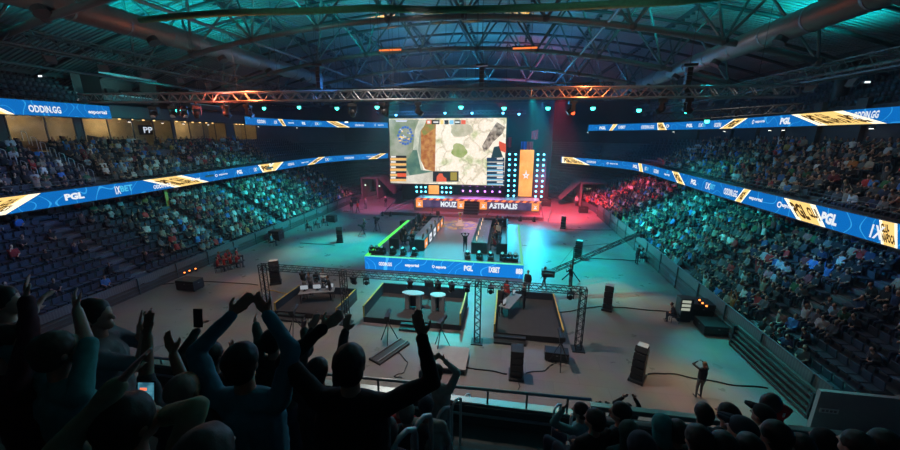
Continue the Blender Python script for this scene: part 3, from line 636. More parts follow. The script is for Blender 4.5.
# ---------------------------------------------------------------- main screen
sx0,sx1,sz0,sz1,sY=-17.45,-.55,3.92,13.3,51.
t=thing('main_screen','huge wide LED screen above the stage showing a game seen from above','screen',((sx0+sx1)/2,sY,sz0))
MB().bx(sx0-.25,sx1+.25,sY+.03,sY+.5,sz0-.2,sz1+.2).build('screen_frame',M['black'],t)
def terrain():
    m,n,l=_nt('screen_terrain'); o=n.new('ShaderNodeOutputMaterial'); e=n.new('ShaderNodeEmission'); t_=n.new('ShaderNodeTexCoord')
    v=n.new('ShaderNodeTexVoronoi'); v.inputs['Scale'].default_value=.3; v.feature='DISTANCE_TO_EDGE'; z=n.new('ShaderNodeTexNoise'); z.inputs['Scale'].default_value=.45; z.inputs['Detail'].default_value=5
    z2=n.new('ShaderNodeTexNoise'); z2.inputs['Scale'].default_value=3; z2.inputs['Detail'].default_value=4
    for a in (v,z,z2): l.new(t_.outputs['Object'],a.inputs['Vector'])
    wz=n.new('ShaderNodeTexNoise'); wz.inputs['Scale'].default_value=.5; wz.inputs['Detail'].default_value=3; l.new(t_.outputs['Object'],wz.inputs['Vector']); wa=n.new('ShaderNodeVectorMath'); wa.operation='MULTIPLY_ADD'; wa.inputs[1].default_value=(3.2,3.2,3.2); l.new(wz.outputs['Color'],wa.inputs[0]); l.new(t_.outputs['Object'],wa.inputs[2]); l.new(wa.outputs[0],v.inputs['Vector'])
    r=n.new('ShaderNodeValToRGB'); r.color_ramp.elements[0].position=.34; r.color_ramp.elements[0].color=(.44,.46,.24,1); r.color_ramp.elements[1].position=.47; r.color_ramp.elements[1].color=(.78,.70,.58,1)
    l.new(z.outputs['Fac'],r.inputs[0]); q=n.new('ShaderNodeValToRGB'); q.color_ramp.elements[0].position=.0; q.color_ramp.elements[0].color=(.62,.58,.46,1); q.color_ramp.elements[1].position=.06; q.color_ramp.elements[1].color=(1,1,1,1); l.new(v.outputs['Distance'],q.inputs[0])
    x=n.new('ShaderNodeMix'); x.data_type='RGBA'; x.blend_type='MULTIPLY'; x.inputs[0].default_value=.8; l.new(r.outputs[0],x.inputs[6]); l.new(q.outputs[0],x.inputs[7])
    y=n.new('ShaderNodeMix'); y.data_type='RGBA'; y.blend_type='OVERLAY'; y.inputs[0].default_value=.5; l.new(x.outputs[2],y.inputs[6]); l.new(z2.outputs['Fac'],y.inputs[7])
    l.new(y.outputs[2],e.inputs[0]); e.inputs[1].default_value=1.35; l.new(e.outputs[0],o.inputs[0]); return m
MB().bx(sx0,sx1,sY,sY+.03,sz0,sz1).build('screen_picture',terrain(),t)
def emis_noise(name,c0,c1,sc,st=1.):
    m,n,l=_nt(name); o=n.new('ShaderNodeOutputMaterial'); e=n.new('ShaderNodeEmission'); t_=n.new('ShaderNodeTexCoord'); z=n.new('ShaderNodeTexNoise'); z.inputs['Scale'].default_value=sc; z.inputs['Detail'].default_value=4
    l.new(t_.outputs['Object'],z.inputs['Vector']); r=n.new('ShaderNodeValToRGB'); r.color_ramp.elements[0].position=.38; r.color_ramp.elements[1].position=.62; r.color_ramp.elements[0].color=(*c0,1); r.color_ramp.elements[1].color=(*c1,1)
    l.new(z.outputs['Fac'],r.inputs[0]); l.new(r.outputs[0],e.inputs[0]); e.inputs[1].default_value=st; l.new(e.outputs[0],o.inputs[0]); return m
lay=[0]
def patch(name,pts,m,parent=t):
    lay[0]+=1; y=sY-.006*lay[0]; b=MB(); P=[onY(px,py,sY) for px,py in pts]; b.add([(p.x,y,p.z) for p in P],[tuple(range(len(P)))]); return b.build(name,m,parent)
patch('picture_ground_dark',[(389.5,119.5),(424,119.5),(421,140),(422,183),(390.5,183)],emis_noise('scr_green',(.20,.28,.16),(.42,.44,.36),.5))
patch('picture_path_pale',[(419,119.5),(427,119.5),(420,132),(418,150),(424,172),(420,172),(413,150),(415,130)],emis_noise('scr_pale',(.5,.55,.45),(.75,.75,.62),.8))
patch('picture_shade',[(413,150),(417,150),(421,170),(440,172),(431,176),(410,176),(405,165)],emis_noise('scr_teal',(.06,.16,.13),(.16,.28,.2),.6))
patch('picture_brick',[(421,131),(428,119.5),(436,119.5),(435,172),(425,169),(421,160)],emis_noise('scr_brick',(.42,.12,.03),(.62,.30,.09),1.4))
patch('picture_brick_top',[(427,119.5),(435.5,119.5),(435,128),(424,136),(421.5,131)],emis_noise('scr_moss',(.22,.3,.08),(.42,.22,.07),.9))
patch('picture_sand',[(391,178),(420,174),(436,171),(436,183),(391,183)],emis_noise('scr_sand',(.60,.55,.45),(.8,.76,.66),.5))
def blob(cx,cy,rx,ry,ph): return [(cx+rx*(1+.13*math.sin(3*a+ph)+.07*math.sin(7*a))*math.cos(a),cy+ry*(1+.12*math.sin(2*a+ph))*math.sin(a)) for a in [2*math.pi*k/26 for k in range(26)]]
patch('picture_moss_patch',blob(459,150.5,7.5,7.5,.5),emis_noise('scr_moss2',(.30,.40,.10),(.48,.50,.22),1.))
patch('picture_moss_ring',blob(461,130,11,7.6,2.),emis_noise('scr_moss3',(.50,.47,.30),(.66,.60,.46),1.))
patch('picture_branch',[(497,122),(505,127),(502,134),(493,142),(489,148),(484,152),(482,146),(490,132)],emis_noise('scr_branch',(.10,.07,.05),(.6,.5,.4),1.6))
patch('picture_red_figure',[(499,141),(506,144),(506,153),(499,150)],emis('scr_red',(.75,.10,.05)))
patch('picture_dark_figure',[(494,147),(499,146),(503,157),(491,158)],emis('scr_dark',(.02,.06,.07)))
map_b=emis('scr_map_blue',(.05,.16,.55)); mapw=emis('scr_map_white',(.7,.75,.9))
for k in range(16):
    a=k*2*math.pi/16; cx,cz=405.5+7*math.cos(a)*(.9 if k%2 else 1),135.5+8.5*math.sin(a); patch('map_mark',[(cx-1.1,cz-1.),(cx+1.1,cz-1.2),(cx+1.2,cz+1.1),(cx-1,cz+1.2)],map_b)
for k in range(22):
    cx,cz=405.5+random.uniform(-5,5),135+random.uniform(-6,6); w=random.uniform(.5,1.5); patch('map_room',[(cx-w,cz-.6),(cx+w,cz-.6),(cx+w,cz+.7),(cx-w,cz+.7)],(map_b,mapw,M['gold'])[k%3])
patch('map_title_bar',[(396,120.3),(408,120.3),(407,122),(397,122)],mapw)
ora=emis('scr_orange',(.95,.52,.16)); dk=emis('scr_black',(.02,.02,.025)); wh=emis('scr_white',(.9,.88,.84)); cr=emis('scr_red2',(.85,.12,.05)); nb=emis('scr_navy',(.015,.05,.10)); cb=emis('scr_sky',(.25,.6,.85))
for k in range(5):
    y0=155.5+k*5.2; patch('player_bar_dark',[(391,y0),(407,y0),(407,y0+2.3),(391,y0+2.3)],dk); patch('player_name',[(391.5,y0+.2),(396.5,y0+.2),(396.5,y0+2),(391.5,y0+2)],wh)
    patch('player_bar_orange',[(391,y0+2.4),(407,y0+2.4),(407,y0+4.7),(391,y0+4.7)],ora if k!=3 else ora)
patch('player_bar_red',[(398,173),(407,173),(407,176.5),(398,176.5)],cr)
for x0,x1,m_ in((427,432,cr),(432.5,440,dk),(441,444,M['gold']),(445,449,dk),(450,454,cb),(455,461,dk),(461.5,466,cr)): patch('score_bar',[(x0,120.2),(x1,120.2),(x1,124.3),(x0,124.3)],m_)
patch('score_icon',[(428,120.8),(431,120.8),(431,123.6),(428,123.6)],wh); patch('score_text',[(434,121.5),(439,121.5),(439,123),(434,123)],wh); patch('score_text',[(455.5,121.5),(460,121.5),(460,123),(455.5,123)],wh)
patch('player_camera',[(433.5,171),(459,171),(459,181.3),(433.5,181.3)],dk); patch('camera_player_red',[(437,181.2),(437.5,176),(440,173),(443,173.2),(444,176),(447,178),(447,181.2)],cr); patch('camera_emblem',[(451,172),(457.5,172),(457.5,180),(451,180)],emis('scr_olive',(.4,.3,.05)))
for k in range(6):
    y0=157.5+k*4.6; patch('player_bar_navy',[(487,y0),(504.5,y0),(504.5,y0+4),(487,y0+4)],nb); patch('player_bar_sky',[(487.5,y0+2.6),(503,y0+2.6),(503,y0+3.8),(487.5,y0+3.8)],cb if k>0 else nb); patch('player_name',[(497,y0+.4),(503,y0+.4),(503,y0+1.8),(497,y0+1.8)],wh)
# ---------------------------------------------------------------- rear stage
stg=mat('stage_deck_grey',(.16,.15,.16),.35,var=.2,scale=1.5); stage_dark=mat('stage_skirt_dark',(.03,.03,.035),.7)
t=thing('rear_stage','raised rear stage under the main screen with lit team name boards','stage',(-4.5,50,0))
MB().bx(-13.2,4.5,48.,53.6,0,2.05).build('platform',stg,t)
MB().bx(-17.3,4.7,46.6,48.,0,.42).build('front_deck',stg,t)
b=MB()
for k in range(5): b.bx(-5.9,-3.9,47.9-.0-.32*(4-k),48.0,.42+.0,.42+.33*(k+1))
b.build('stair',M['black'],t)
fy=47.93
violet=emis_noise('led_violet_board',(.06,.03,.10),(.12,.07,.16),1.2,1.); chev=emis('led_chevron_red',(1.,.20,.06),1.6); icon=emis('led_icon_orange',(1.,.33,.08),1.1)
MB().bx(-12.9,-6.1,fy,fy+.04,1.0,2.02).build('led_board',violet,t); MB().bx(-3.7,4.35,fy,fy+.04,1.0,2.02).build('led_board',violet,t)
b=MB()
for x0,x1 in((-12.9,-6.1),(-3.7,4.35),(-6.1,-3.7)):
    for x in np.arange(x0,x1-.3,.95): b.add([(x,fy-.02,2.06),(x+.45,fy-.02,2.06),(x+.75,fy-.02,2.32),(x+.3,fy-.02,2.32)],[(0,1,2,3)])
b.build('chevron_strip',chev,t)
b=MB(); b.bx(-12.95,4.4,fy-.0,fy+.03,2.04,2.34); b.build('chevron_back',emis('chev_back',(.30,.05,.07)),t)
for x in(-12.9,-6.9,-3.75,3.3): MB().bx(x,x+1.0,fy-.03,fy,.95,2.02).build('team_icon_panel',icon,t)
b=MB()
for x in(-12.4,-6.4,-3.25,3.8): 
    b.add([(x-.28,fy-.05,1.2),(x+.28,fy-.05,1.2),(x,fy-.05,1.55)],[(0,1,2)]); b.add([(x-.3,fy-.05,1.75),(x,fy-.05,1.45),(x+.3,fy-.05,1.75),(x,fy-.05,1.62)],[(0,1,2,3)])
text_flat(b,'MOUZ',(-9.3,fy-.04,1.12),(2.3,0,0),(0,0,.8),bold=.05); text_flat(b,'ASTRALIS',(-2.5,fy-.04,1.12),(3.9,0,0),(0,0,.8),bold=.05); b.build('white_lettering',M['white'],t)
# side truss frames in front of the rear stage
for x0,x1,lab in((-17.2,-10.2,'low metal frame with small lights in front of the first team board'),(-2.8,4.8,'low metal frame with small lights in front of the second team board')):
    b=MB(); b.truss((x0,46.3,.25),(x1,46.3,.25),.25,.25,.03,.6); b.tube((x0,46.3,.3),(x0+1.2,48.,1.9),.05); b.tube((x1,46.3,.3),(x1-.3,48.,1.9),.05); o=b.build('floor_truss',M['dsteel']); tag(o,lab,'truss')
for i,px in enumerate((389,397,424,436,498,507,519,531)): 
    p=onZ(px,211,.1); put_floor((p.x,45.7,0),2.,'small black stage light before the rear stage, %s from the suites side'%ORDW[i],'floor lights by the rear stage',1.)
# ramps either side
for x0,x1,lab in((-17.6,-14.6,'sloping ramp rail beside the rear stage on the suites side'),(5.4,6.4,'sloping ramp rail beside the rear stage on the jib side')):
    b=MB(); b.tube((x0,46,.3),(x1,52,1.3),.05); b.tube((x0,46,.0),(x0,46,.5),.04); b.tube((x1,52,0),(x1,52,1.3),.04); b.tube((x0,46,.1),(x1,52,.8),.05); o=b.build('ramp_rail',M['alu']); tag(o,lab,'rail')
# banner towers with blinder panels
orange_led=emis_noise('led_banner_orange',(.9,.30,.06),(1.,.45,.12),.5,1.3); lampc=emis('blinder_cyan',(.10,.75,1.),9.); lampp=emis('blinder_violet',(.75,.2,1.),5.)
def tower(x0,x1,z0,z1,lab,star):
    t=thing('banner_tower',lab,'banner tower',((x0+x1)/2,52.2,z0)); MB().bx(x0,x1,52.2,52.3,z0,z1).build('led_banner',orange_led,t); MB().bx(x0-.05,x1+.05,52.3,52.6,0,z1+.05).build('frame',M['black'],t)
    if star:
        cx,cz=(x0+x1)/2,5.3; b=MB(); P=[]
        for k in range(10):
            a=math.pi/2+k*math.pi/5; r=.85 if k==0 else (.6 if k%2==0 else .26); P.append((cx+r*math.cos(a)*(.9),52.18,cz+r*math.sin(a)))
        b.add([(cx,52.18,cz)]+P,[(0,i+1,(i+1)%10+1) for i in range(10)]); b.build('star_emblem',M['white'],t)
        b=MB(); b.box((cx,52.17,cz),(.22,.01,.22)); b.build('star_centre',icon,t)
    return t
tower(1.55,3.5,2.2,8.95,'tall orange lit banner with a white star beside the main screen',True)
tower(-12.0,-10.4,2.2,8.95,'orange lit banner mostly hidden behind the main screen',False)
def panel(x0,x1,z0,z1,nx,nz,m,lab,grp):
    t=thing('blinder_panel',lab,'stage light',((x0+x1)/2,52.1,z0)); MB().bx(x0,x1,52.1,52.35,z0,z1).build('panel_back',M['blackm'],t)
    for i in range(nx):
        for j in range(nz):
            x=x0+(x1-x0)*(i+.5)/nx; z=z0+(z1-z0)*(j+.5)/nz; b=MB(); b.tube((x,52.06,z),(x,52.1,z),.13,n=10); b.build('lamp',m,t)
panel(-.35,1.35,1.9,8.7,2,9,lampc,'tall panel of cyan lamps between the main screen and the orange banner','blinder panels')
panel(3.65,5.3,1.9,8.7,2,9,lampc,'tall panel of cyan lamps on the outer side of the orange banner','blinder panels')
panel(-14.2,-12.1,2.2,4.3,3,3,lampc,'low panel of cyan lamps below the screen, beside its orange banner','blinder panels')
panel(-10.2,-8.2,2.2,4.3,3,3,lampc,'low panel of cyan lamps just inside the half-hidden orange banner','blinder panels')
panel(-7.2,-.6,2.4,4.1,6,2,lampp,'wide low panel of violet lamps under the main screen','blinder panels')
# flags on top of the tower
for x0,x1,m_,lab in((1.6,2.4,mat('flag_blue',(.04,.10,.40),.8),'blue cloth flag on top of the tall orange banner'),(2.45,3.3,mat('flag_red',(.55,.03,.05),.8),'red cloth flag on top of the tall orange banner'),(3.0,3.9,mat('flag_red',(.5,.03,.05),.8),'higher red flag leaning outward above the tall orange banner'),(-.35,.25,mat('flag_red',(.5,.03,.05),.8),'red flag beside the edge of the main screen')):
    b=MB(); z0={'hig':10.4}.get(lab[:3],9.0); z1=z0+1.1; vs=[]
    if x0<0: z0,z1=9.3,10.7
    n=8
    for i in range(n+1):
        x=x0+(x1-x0)*i/n; y=52.2+.12*math.sin(i*1.3); vs+=[(x,y,z0+.05*math.sin(i)),(x,y,z1+(.25*(i/n) if 'higher' in lab else 0))]
    b.add(vs,[(2*i,2*i+1,2*i+3,2*i+2) for i in range(n)]); b.add([(a[0],a[1]+.03,a[2]) for a in vs],[(2*i,2*i+2,2*i+3,2*i+1) for i in range(n)]); o=b.build('flag',m_); tag(o,lab,'flag')
# ---------------------------------------------------------------- centre stage
t=thing('centre_stage','large square centre stage with blue LED skirt and glowing green edge','stage',(-5.1,32.5,0)); CS_=t
X0,X1,Y0,Y1,SZ=-11.6,1.45,26.2,38.9,1.2
MB().bx(X0+.05,X1-.05,Y0+.05,Y1,0,SZ-.02).build('platform',stage_dark,t)
cst=mat('stage_vinyl',(.13,.12,.15),.3,var=.25,scale=.6); MB().bx(X0,X1,Y0,Y1,SZ-.02,SZ).build('stage_surface',cst,t)
b=MB(); b.bx(X0,X1,Y0-.02,Y0,.05,SZ-.04); b.bx(X1,X1+.02,Y0,Y1,.05,SZ-.04); b.bx(X0-.02,X0,Y0,Y1,.05,SZ-.04); b.build('led_skirt',led_blue(1.7,'led_blue_skirt'),t)
gr=emis('led_green_edge',(.10,.9,.12),1.4); gr2=emis('led_teal_edge',(.12,.75,.42),1.3)
b=MB(); b.bx(X0,X1,Y0-.03,Y0+.18,SZ-.03,SZ+.02); b.build('edge_light_front',gr2,t)
b=MB(); b.bx(X0,X0+.35,Y0,Y1,SZ-.02,SZ+.03); b.build('edge_light_side',gr,t)
b=MB(); b.bx(X1-.2,X1,Y0,Y1,SZ-.02,SZ+.03); b.build('edge_light_side',emis('led_side_b',(.15,.65,.35),1.),t)
for w,px0,px1 in(('ODDIN.GG',379,392),('esportal',405,419),('O esports',432,446),('PGL',464,473),('1XBET',489,500),('888',516,523)):
    a=onY(px0,266,Y0).x; c=onY(px1,266,Y0).x; hh=.48 if w in('PGL','1XBET','888') else .34; b=MB(); text_flat(b,w,(a,Y0-.03,.42),(c-a,0,0),(0,0,hh),bold=.05); b.build('white_lettering',M['white'],t)
# gold emblem on the stage floor
b=MB(); cx,cy=onZ(460,225,1.2)[:2]; g=mat('gold_emblem',(.55,.42,.08),.5,var=.3)
for k in range(28):
    a0=2*math.pi*k/28; a1=a0+.15; r0,r1=1.0+.12*(k%3),1.55+.25*((k*7)%3)
    b.add([(cx+r0*1.5*math.cos(a0),cy+r0*math.sin(a0),1.206),(cx+r0*1.5*math.cos(a1),cy+r0*math.sin(a1),1.206),(cx+r1*1.5*math.cos(a1+.05),cy+r1*math.sin(a1+.05),1.206),(cx+r1*1.5*math.cos(a0),cy+r1*math.sin(a0),1.206)],[(0,1,2,3)])
for k in range(20):
    a0=2*math.pi*k/20; b.add([(cx+.7*math.cos(a0),cy+.5*math.sin(a0),1.207),(cx+.7*math.cos(a0+.33),cy+.5*math.sin(a0+.33),1.207),(cx+.95*math.cos(a0+.33),cy+.7*math.sin(a0+.33),1.207),(cx+.95*math.cos(a0),cy+.7*math.sin(a0),1.207)],[(0,1,2,3)])
b.build('floor_emblem',g,t)
# trophy on pedestal
t=thing('trophy','small silver and gold trophy on a white pedestal at the centre of the stage emblem','trophy',(cx,cy,1.2))
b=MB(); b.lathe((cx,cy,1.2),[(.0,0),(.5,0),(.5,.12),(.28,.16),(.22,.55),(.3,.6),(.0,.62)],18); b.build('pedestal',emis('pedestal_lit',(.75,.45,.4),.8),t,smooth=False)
b=MB(); b.lathe((cx,cy,1.82),[(.0,0),(.16,0),(.14,.08),(.05,.12),(.05,.35),(.16,.5),(.2,.75),(.15,.8),(.0,.78)],16); b.build('cup',mat('trophy_gold',(.8,.6,.25),.25,.9),t,smooth=True)
b=MB(); b.lathe((cx,cy,1.9),[(.0,0),(.12,0),(.12,.1),(.0,.1)],12); b.build('red_band',emis('troph_red',(.8,.08,.05)),t)
# player desks
deskm=mat('desk_black_teal',(.025,.04,.045),.5,var=.2); monm=mat('monitor_black',(.015,.015,.018),.3); scr=emis('monitor_glow',(.8,.55,.3),2.5); keyb=mat('keyboard_grey',(.2,.2,.22),.5)
def player_desk(xa,xb,xc,xd,ya,yb,face,lab,ic):
    t=thing('player_desk',lab,'desk',((xa+xd)/2,(ya+yb)/2,.9))
    o_=xb if face>0 else xa; MB().bx(o_-face*.12,o_,ya,yb,.9,1.85).build('counter_front',deskm,t,bevel=.01); MB().bx(xa,xb,ya-.1,ya,.9,1.85).build('end_board',deskm,t,bevel=.01); r_=sorted((xc if face>0 else xd,(xc if face>0 else xd)+face*.9)); MB().bx(r_[0],r_[1],ya-.1,ya,.9,1.85).build('end_board',deskm,t,bevel=.01); MB().bx(min(xa,xc),max(xb,xd),yb,yb+.1,.9,1.85).build('back_board',deskm,t)
    MB().bx(min(xc,xd),max(xc,xd),ya,yb,.9,1.85).build('rear_partition',deskm,t,bevel=.01)
    top=mat('desk_top',(.10,.10,.11),.4); MB().bx(xa+.0,xb-.0,ya,yb,1.62,1.66).build('desk_top',top,t)
    # lit panels on the outer face (face=+1: the outer face looks to +X)
    xo=xa if face<0 else xb
    for k in range(5):
        y0=ya+.15+k*(yb-ya)/5; MB().bx(xo-.02,xo+.02,y0,y0+1.0,1.0,1.75).build('lit_logo_panel',ic if k in(0,3,4) or face<0 else M['white'],t)
        if face>0: y0=ya+.45+k*(yb-ya)/5; MB().bx(xo-.03,xo+.03,y0,y0+.4,1.2,1.45).build('panel_symbol',M['white'] if k in(0,3,4) else violet,t)
    for k in range(5):
        y=ya+.9+k*(yb-ya-1.)/4.6; x=(xa+xb)/2+face*.3
        m_=thing('gaming_monitor','black gaming monitor on the %s, %s from its near end'%('team desk with orange panels' if face>0 else 'team desk on the jib side','first second third fourth fifth'.split()[k]),'monitor',(x,y,1.72),0,'monitors on the '+('first desk' if face>0 else 'second desk'))
        MB().bx(x-.02,x+.02,y-.3,y+.3,1.82,2.18).build('panel',monm,m_); MB().bx(x-face*.025-.004,x-face*.025+.004,y-.28,y+.28,1.84,2.16).build('screen_image',scr,m_); b=MB(); b.bx(x-.02,x+.02,y-.03,y+.03,1.72,1.85); b.bx(x-.12,x+.12,y-.12,y+.12,1.72,1.735); b.build('stand',monm,m_)
        kx=x-face*.45; o=MB().bx(kx-.08,kx+.08,y-.22,y+.22,1.661,1.69).build('keyboard',keyb,bevel=.006); tag(o,'keyboard in front of a monitor on the '+('team desk with orange panels' if face>0 else 'team desk on the jib side'),'keyboard','keyboards on the '+('first desk' if face>0 else 'second desk')); o.location.z+=.3; m_.location.z+=.24
    t.location.z+=.3
    return t
player_desk(-8.3,-7.0,-10.2,-10.05,28.5,37.8,+1,'long dark team desk with glowing panels on its outer face near the green stage edge',icon)
player_desk(-2.9,-1.55,.02,.16,28.5,37.6,-1,'long dark team desk with low walls on the jib side of the centre stage',emis('logo_dark',(.05,.06,.08)))
for x0,x1,ya,lab in((-11.0,-9.9,29.8,'front'),(-2.95,-1.9,29.6,'x')): pass
for i,x in enumerate([onZ(px,253,1.2).x for px in(372,378,384,394.5,405.5,417)]+[onZ(px,257,1.2).x for px in(468,480,491,503,509,515)]):
    put_floor((x,26.95,1.21),random.uniform(-.4,.4),'small black stage light on the front edge of the centre stage, %s from suites side'%ORDW[i],'lights along the centre stage edge',1.1)
# ---------------------------------------------------------------- floor equipment
# goal-post truss in front of the stage
t=thing('ground_support_truss','dark goal-post truss standing across the floor over the three small platforms','truss',(-5,17.4,0))
TW=[(-14.6,17.9,3.38),(-9.25,17.7,3.42),(-1.32,17.0,3.66),(4.0,17.2,3.52)]
for (x,y,z) in TW:
    b=MB(); b.truss((x,y,.08),(x,y,z),.3,.3,.026,.45); b.build('tower',M['dsteel'],t); MB().bx(x-.32,x+.32,y-.32,y+.32,0,.06).build('base_plate',M['black'],t)
for a,c in zip(TW[:-1],TW[1:]):
    b=MB(); b.truss((a[0],a[1],a[2]-.15),(c[0],c[1],c[2]-.15),.3,.3,.022,.5); b.build('top_beam',M['dsteel'],t)
for x,lab in((-8.9,0),(-6.3,0),(-1.0,0),(-.6,0),(2.9,0)):
    pass
for ig,(px,py) in enumerate(((353,270),(366,272),(410,274),(438,276),(452,277),(467,278),(491,282),(571,288),(316,268),(302,266))):
    p=onY(px,py,17.5); put_head((p.x,17.45,3.2),random.uniform(0,6),'black lamp hanging from the goal-post truss, %s of the set'%ORDW[ig],'lamps on the goal-post truss',.8)
# three broadcast platforms
plat=mat('platform_carpet',(.035,.033,.036),.85,var=.25,scale=3,bump=.08); pw=mat('platform_wall_navy',(.02,.035,.055),.6,var=.2)
def platform(x0,x1,y0,y1,lab,steps,wall=1.05,skew=0.):
    t=thing('broadcast_platform',lab,'platform',((x0+x1)/2,(y0+y1)/2,0),skew)
    cx,cy=(x0+x1)/2,(y0+y1)/2; z=.35; hx,hy=(x1-x0)/2,(y1-y0)/2
    def L(b,n,m,bev=0): return b.build(n,m,t,local=True,bevel=bev)
    L(MB().bx(-hx,hx,-hy,hy,0,z),'deck',plat,.01)
    L(MB().bx(-hx,hx,hy-.08,hy,z,z+wall),'back_wall',pw); L(MB().bx(-hx,-hx+.08,-hy,hy-.08,z,z+wall),'side_wall',pw); L(MB().bx(hx-.08,hx,-hy,hy-.08,z,z+wall),'side_wall',pw)
    for s in(-1,1):
        b=MB(); x=s*(hx-.04); b.bx(x-.045,x+.045,-hy-.01,-hy+.03,z,z+wall); b.bx(x-.045,x+.045,-hy,hy-.1,z+wall,z+wall+.02); L(b,'yellow_edge',M['yel'])
    if steps:
        u0,u1=steps
        for k in range(2): L(MB().bx(u0-cx,u1-cx,-hy-.3*(2-k),-hy-.02-.0*k,.0,.14+.14*k),'step',M['dsteel'],.008)
    return t
platform(-14.1,-9.9,17.85,20.7,'open-fronted broadcast platform on the suites side, with people and screens',( -13.8,-12.),.5,0)
platform(-8.3,-2.35,18.0,21.5,'central broadcast platform with a white curved presenters desk',(-5.9,-4.3),.72,0)
platform(-.46,3.3,17.6,22.2,'small broadcast platform beside the jib crane, with a crew desk',(-.42,1.3),.48,0)
# presenters desk
def curved_desk(cx,cy,w,lab):
    t=thing('presenter_desk',lab,'desk',(cx,cy,.42)); wt=mat('desk_white',(.3,.3,.32),.4,var=.08)
    b=MB(); n=14; P=[(cx+w*math.cos(math.pi*2*k/n),cy+.35*math.sin(math.pi*2*k/n)) for k in range(n)]; b.prism(P,1.42,1.48); b.build('desk_top',wt,t)
    for sx in(-.5,.5): MB().bx(cx+sx*w-.14,cx+sx*w+.14,cy-.25,cy+.25,.42,1.42).build('desk_leg',wt if sx<0 else wt,t)
    MB().bx(cx-.45*w,cx+.45*w,cy+.05,cy+.12,.5,1.4).build('front_panel',pw,t)
    t.location.z-=.07; return t
curved_desk(-5.6,19.6,.72,'white curved presenters desk on the central platform, first from the suites side'); curved_desk(-4.0,19.6,.5,'white curved presenters desk on the central platform, closer to the jib side')
t=thing('monitor_stand','dark monitor standing between the two white presenter desks','monitor',(-4.85,20.8,.35)); MB().bx(-5.15,-4.55,20.8,20.86,1.3,1.7).build('panel',M['black'],t); MB().tube((-4.85,20.83,.35),(-4.85,20.83,1.3),.04).build('pole',M['dsteel'],t)
# desk with screens on the first and last platform
def crew_desk(cx,cy,rz,n,lab,grp):
    t=thing('folding_table',lab,'table',(cx,cy,.35),rz)
    MB().bx(-1.1,1.1,-.35,.35,.7,.74).build('table_top',mat('table_top_grey',(.2,.2,.21),.5),t,local=True,bevel=.006)
    for sx in(-1,1):
        for sy in(-.28,.28): MB().tube((sx,sy,0),(sx,sy,.7),.02,n=6).build('leg',M['dsteel'],t,local=True)
    Mx=Matrix.Translation(t.location)@Matrix.Rotation(rz,4,'Z')
    for k in range(n):
        p=Mx@Vector((-.8+1.6*k/(max(n-1,1)),.1,.74)); m_=thing('monitor',('black monitor on the %s'%grp),'monitor',p,rz,'monitors on the '+grp)
        MB().bx(-.26,.26,-.02,.02,.1,.42).build('panel',monm,m_,local=True); MB().bx(-.24,.24,-.03,-.021,.12,.4).build('screen_image',emis('crew_screen',(.45,.5,.55),.7),m_,local=True); b=MB(); b.bx(-.03,.03,-.02,.02,0,.12); b.bx(-.1,.1,-.08,.08,0,.015); b.build('stand',monm,m_,local=True)
crew_desk(-12.1,19.5,.35,3,'crew table with screens on the suites-side platform','suites-side platform table'); crew_desk(.45,20.2,1.2,2,'narrow crew table with screens on the jib-side platform','jib-side platform table')
# line array loudspeaker stacks standing on the floor
def stack(px,py,lab,n=4,w=.95,rz=0,h=.36,white=False,lean=.16):
    p=onZ(px,py,0); t=thing('loudspeaker_stack',lab,'loudspeaker',(p.x,p.y,0),rz)
    b=MB(); b.bx(-w/2-.06,w/2+.06,-.42,.42,0,.14); b.build('base',M['black'],t,local=True,bevel=.02)
    z=.14; y=0
    for k in range(n):
        b=MB(); b.box((0,y,z+h/2),(w,.62,h*.96),tilt=Matrix.Rotation(lean*k-.05,3,'X')); c=b.build('cabinet',M['black'],t,local=True,bevel=.02)
        b=MB(); b.box((0,y-.32-.0*k,z+h/2),(w*.86,.015,h*.7),tilt=Matrix.Rotation(lean*k-.05,3,'X')); b.build('grille',M['blackm'],c,local=True)
        z+=h*.98; y-=.05*k*(.6 if lean else 0)-.0
    if white:
        b=MB(); b.box((0,y+.05,z+.05),(w*.8,.5,.08)); b.build('pale_top_frame',mat('pale_frame',(.5,.55,.56),.5),t,local=True)
    return t
stack(637,379,'tall curved black loudspeaker stack beside the lone person on the floor',5,.52,2.6,.29,True)
stack(607,309,'black loudspeaker stack with a pale top beside the cable line by the jib base',4,.52,2.8,.36,True)
stack(578,257,'black loudspeaker stack with a pale top behind the jib crane arm',4,.6,2.8,.34,True)
stack(563,228,'black loudspeaker stack deep on the red-lit floor',4,.55,2.9,.32,True)
stack(340,242,'black loudspeaker stack on the open floor between the suites-side barrier and centre stage',4,.6,-2.7,.36)
stack(516,376,'straight upright black loudspeaker tower in front of the jib-side platform steps',4,.58,3.14,.35,lean=0)
stack(276,283,'black loudspeaker stack beside the first goal-post tower',4,.7,-2.6,.4,True)
def case(p,d,rz,lab,name='flight_case',cat='case',m=None):
    t=thing(name,lab,cat,(p[0],p[1],p[2]),rz); mm=m or M['black']
    MB().bx(-d[0]/2,d[0]/2,-d[1]/2,d[1]/2,.08,d[2]*.72).build('body',mm,t,local=True,bevel=.012); MB().bx(-d[0]/2,d[0]/2,-d[1]/2,d[1]/2,d[2]*.73,d[2]).build('lid',mm,t,local=True,bevel=.012)
    for sx in(-1,1):
        for sy in(-1,1): b=MB(); b.tube((sx*(d[0]/2-.1),sy*(d[1]/2-.1)-.02,.04),(sx*(d[0]/2-.1),sy*(d[1]/2-.1)+.02,.04),.04,n=8); b.build('caster',M['dsteel'],t,local=True)
    b=MB()
    for sx in(-1,1): b.box((sx*(d[0]/2),0,d[2]*.72),(.012,.12,.05))
    b.box((0,-d[1]/2,d[2]*.72),(.1,.012,.05)); b.build('latch',M['alu'],t,local=True)
    return t
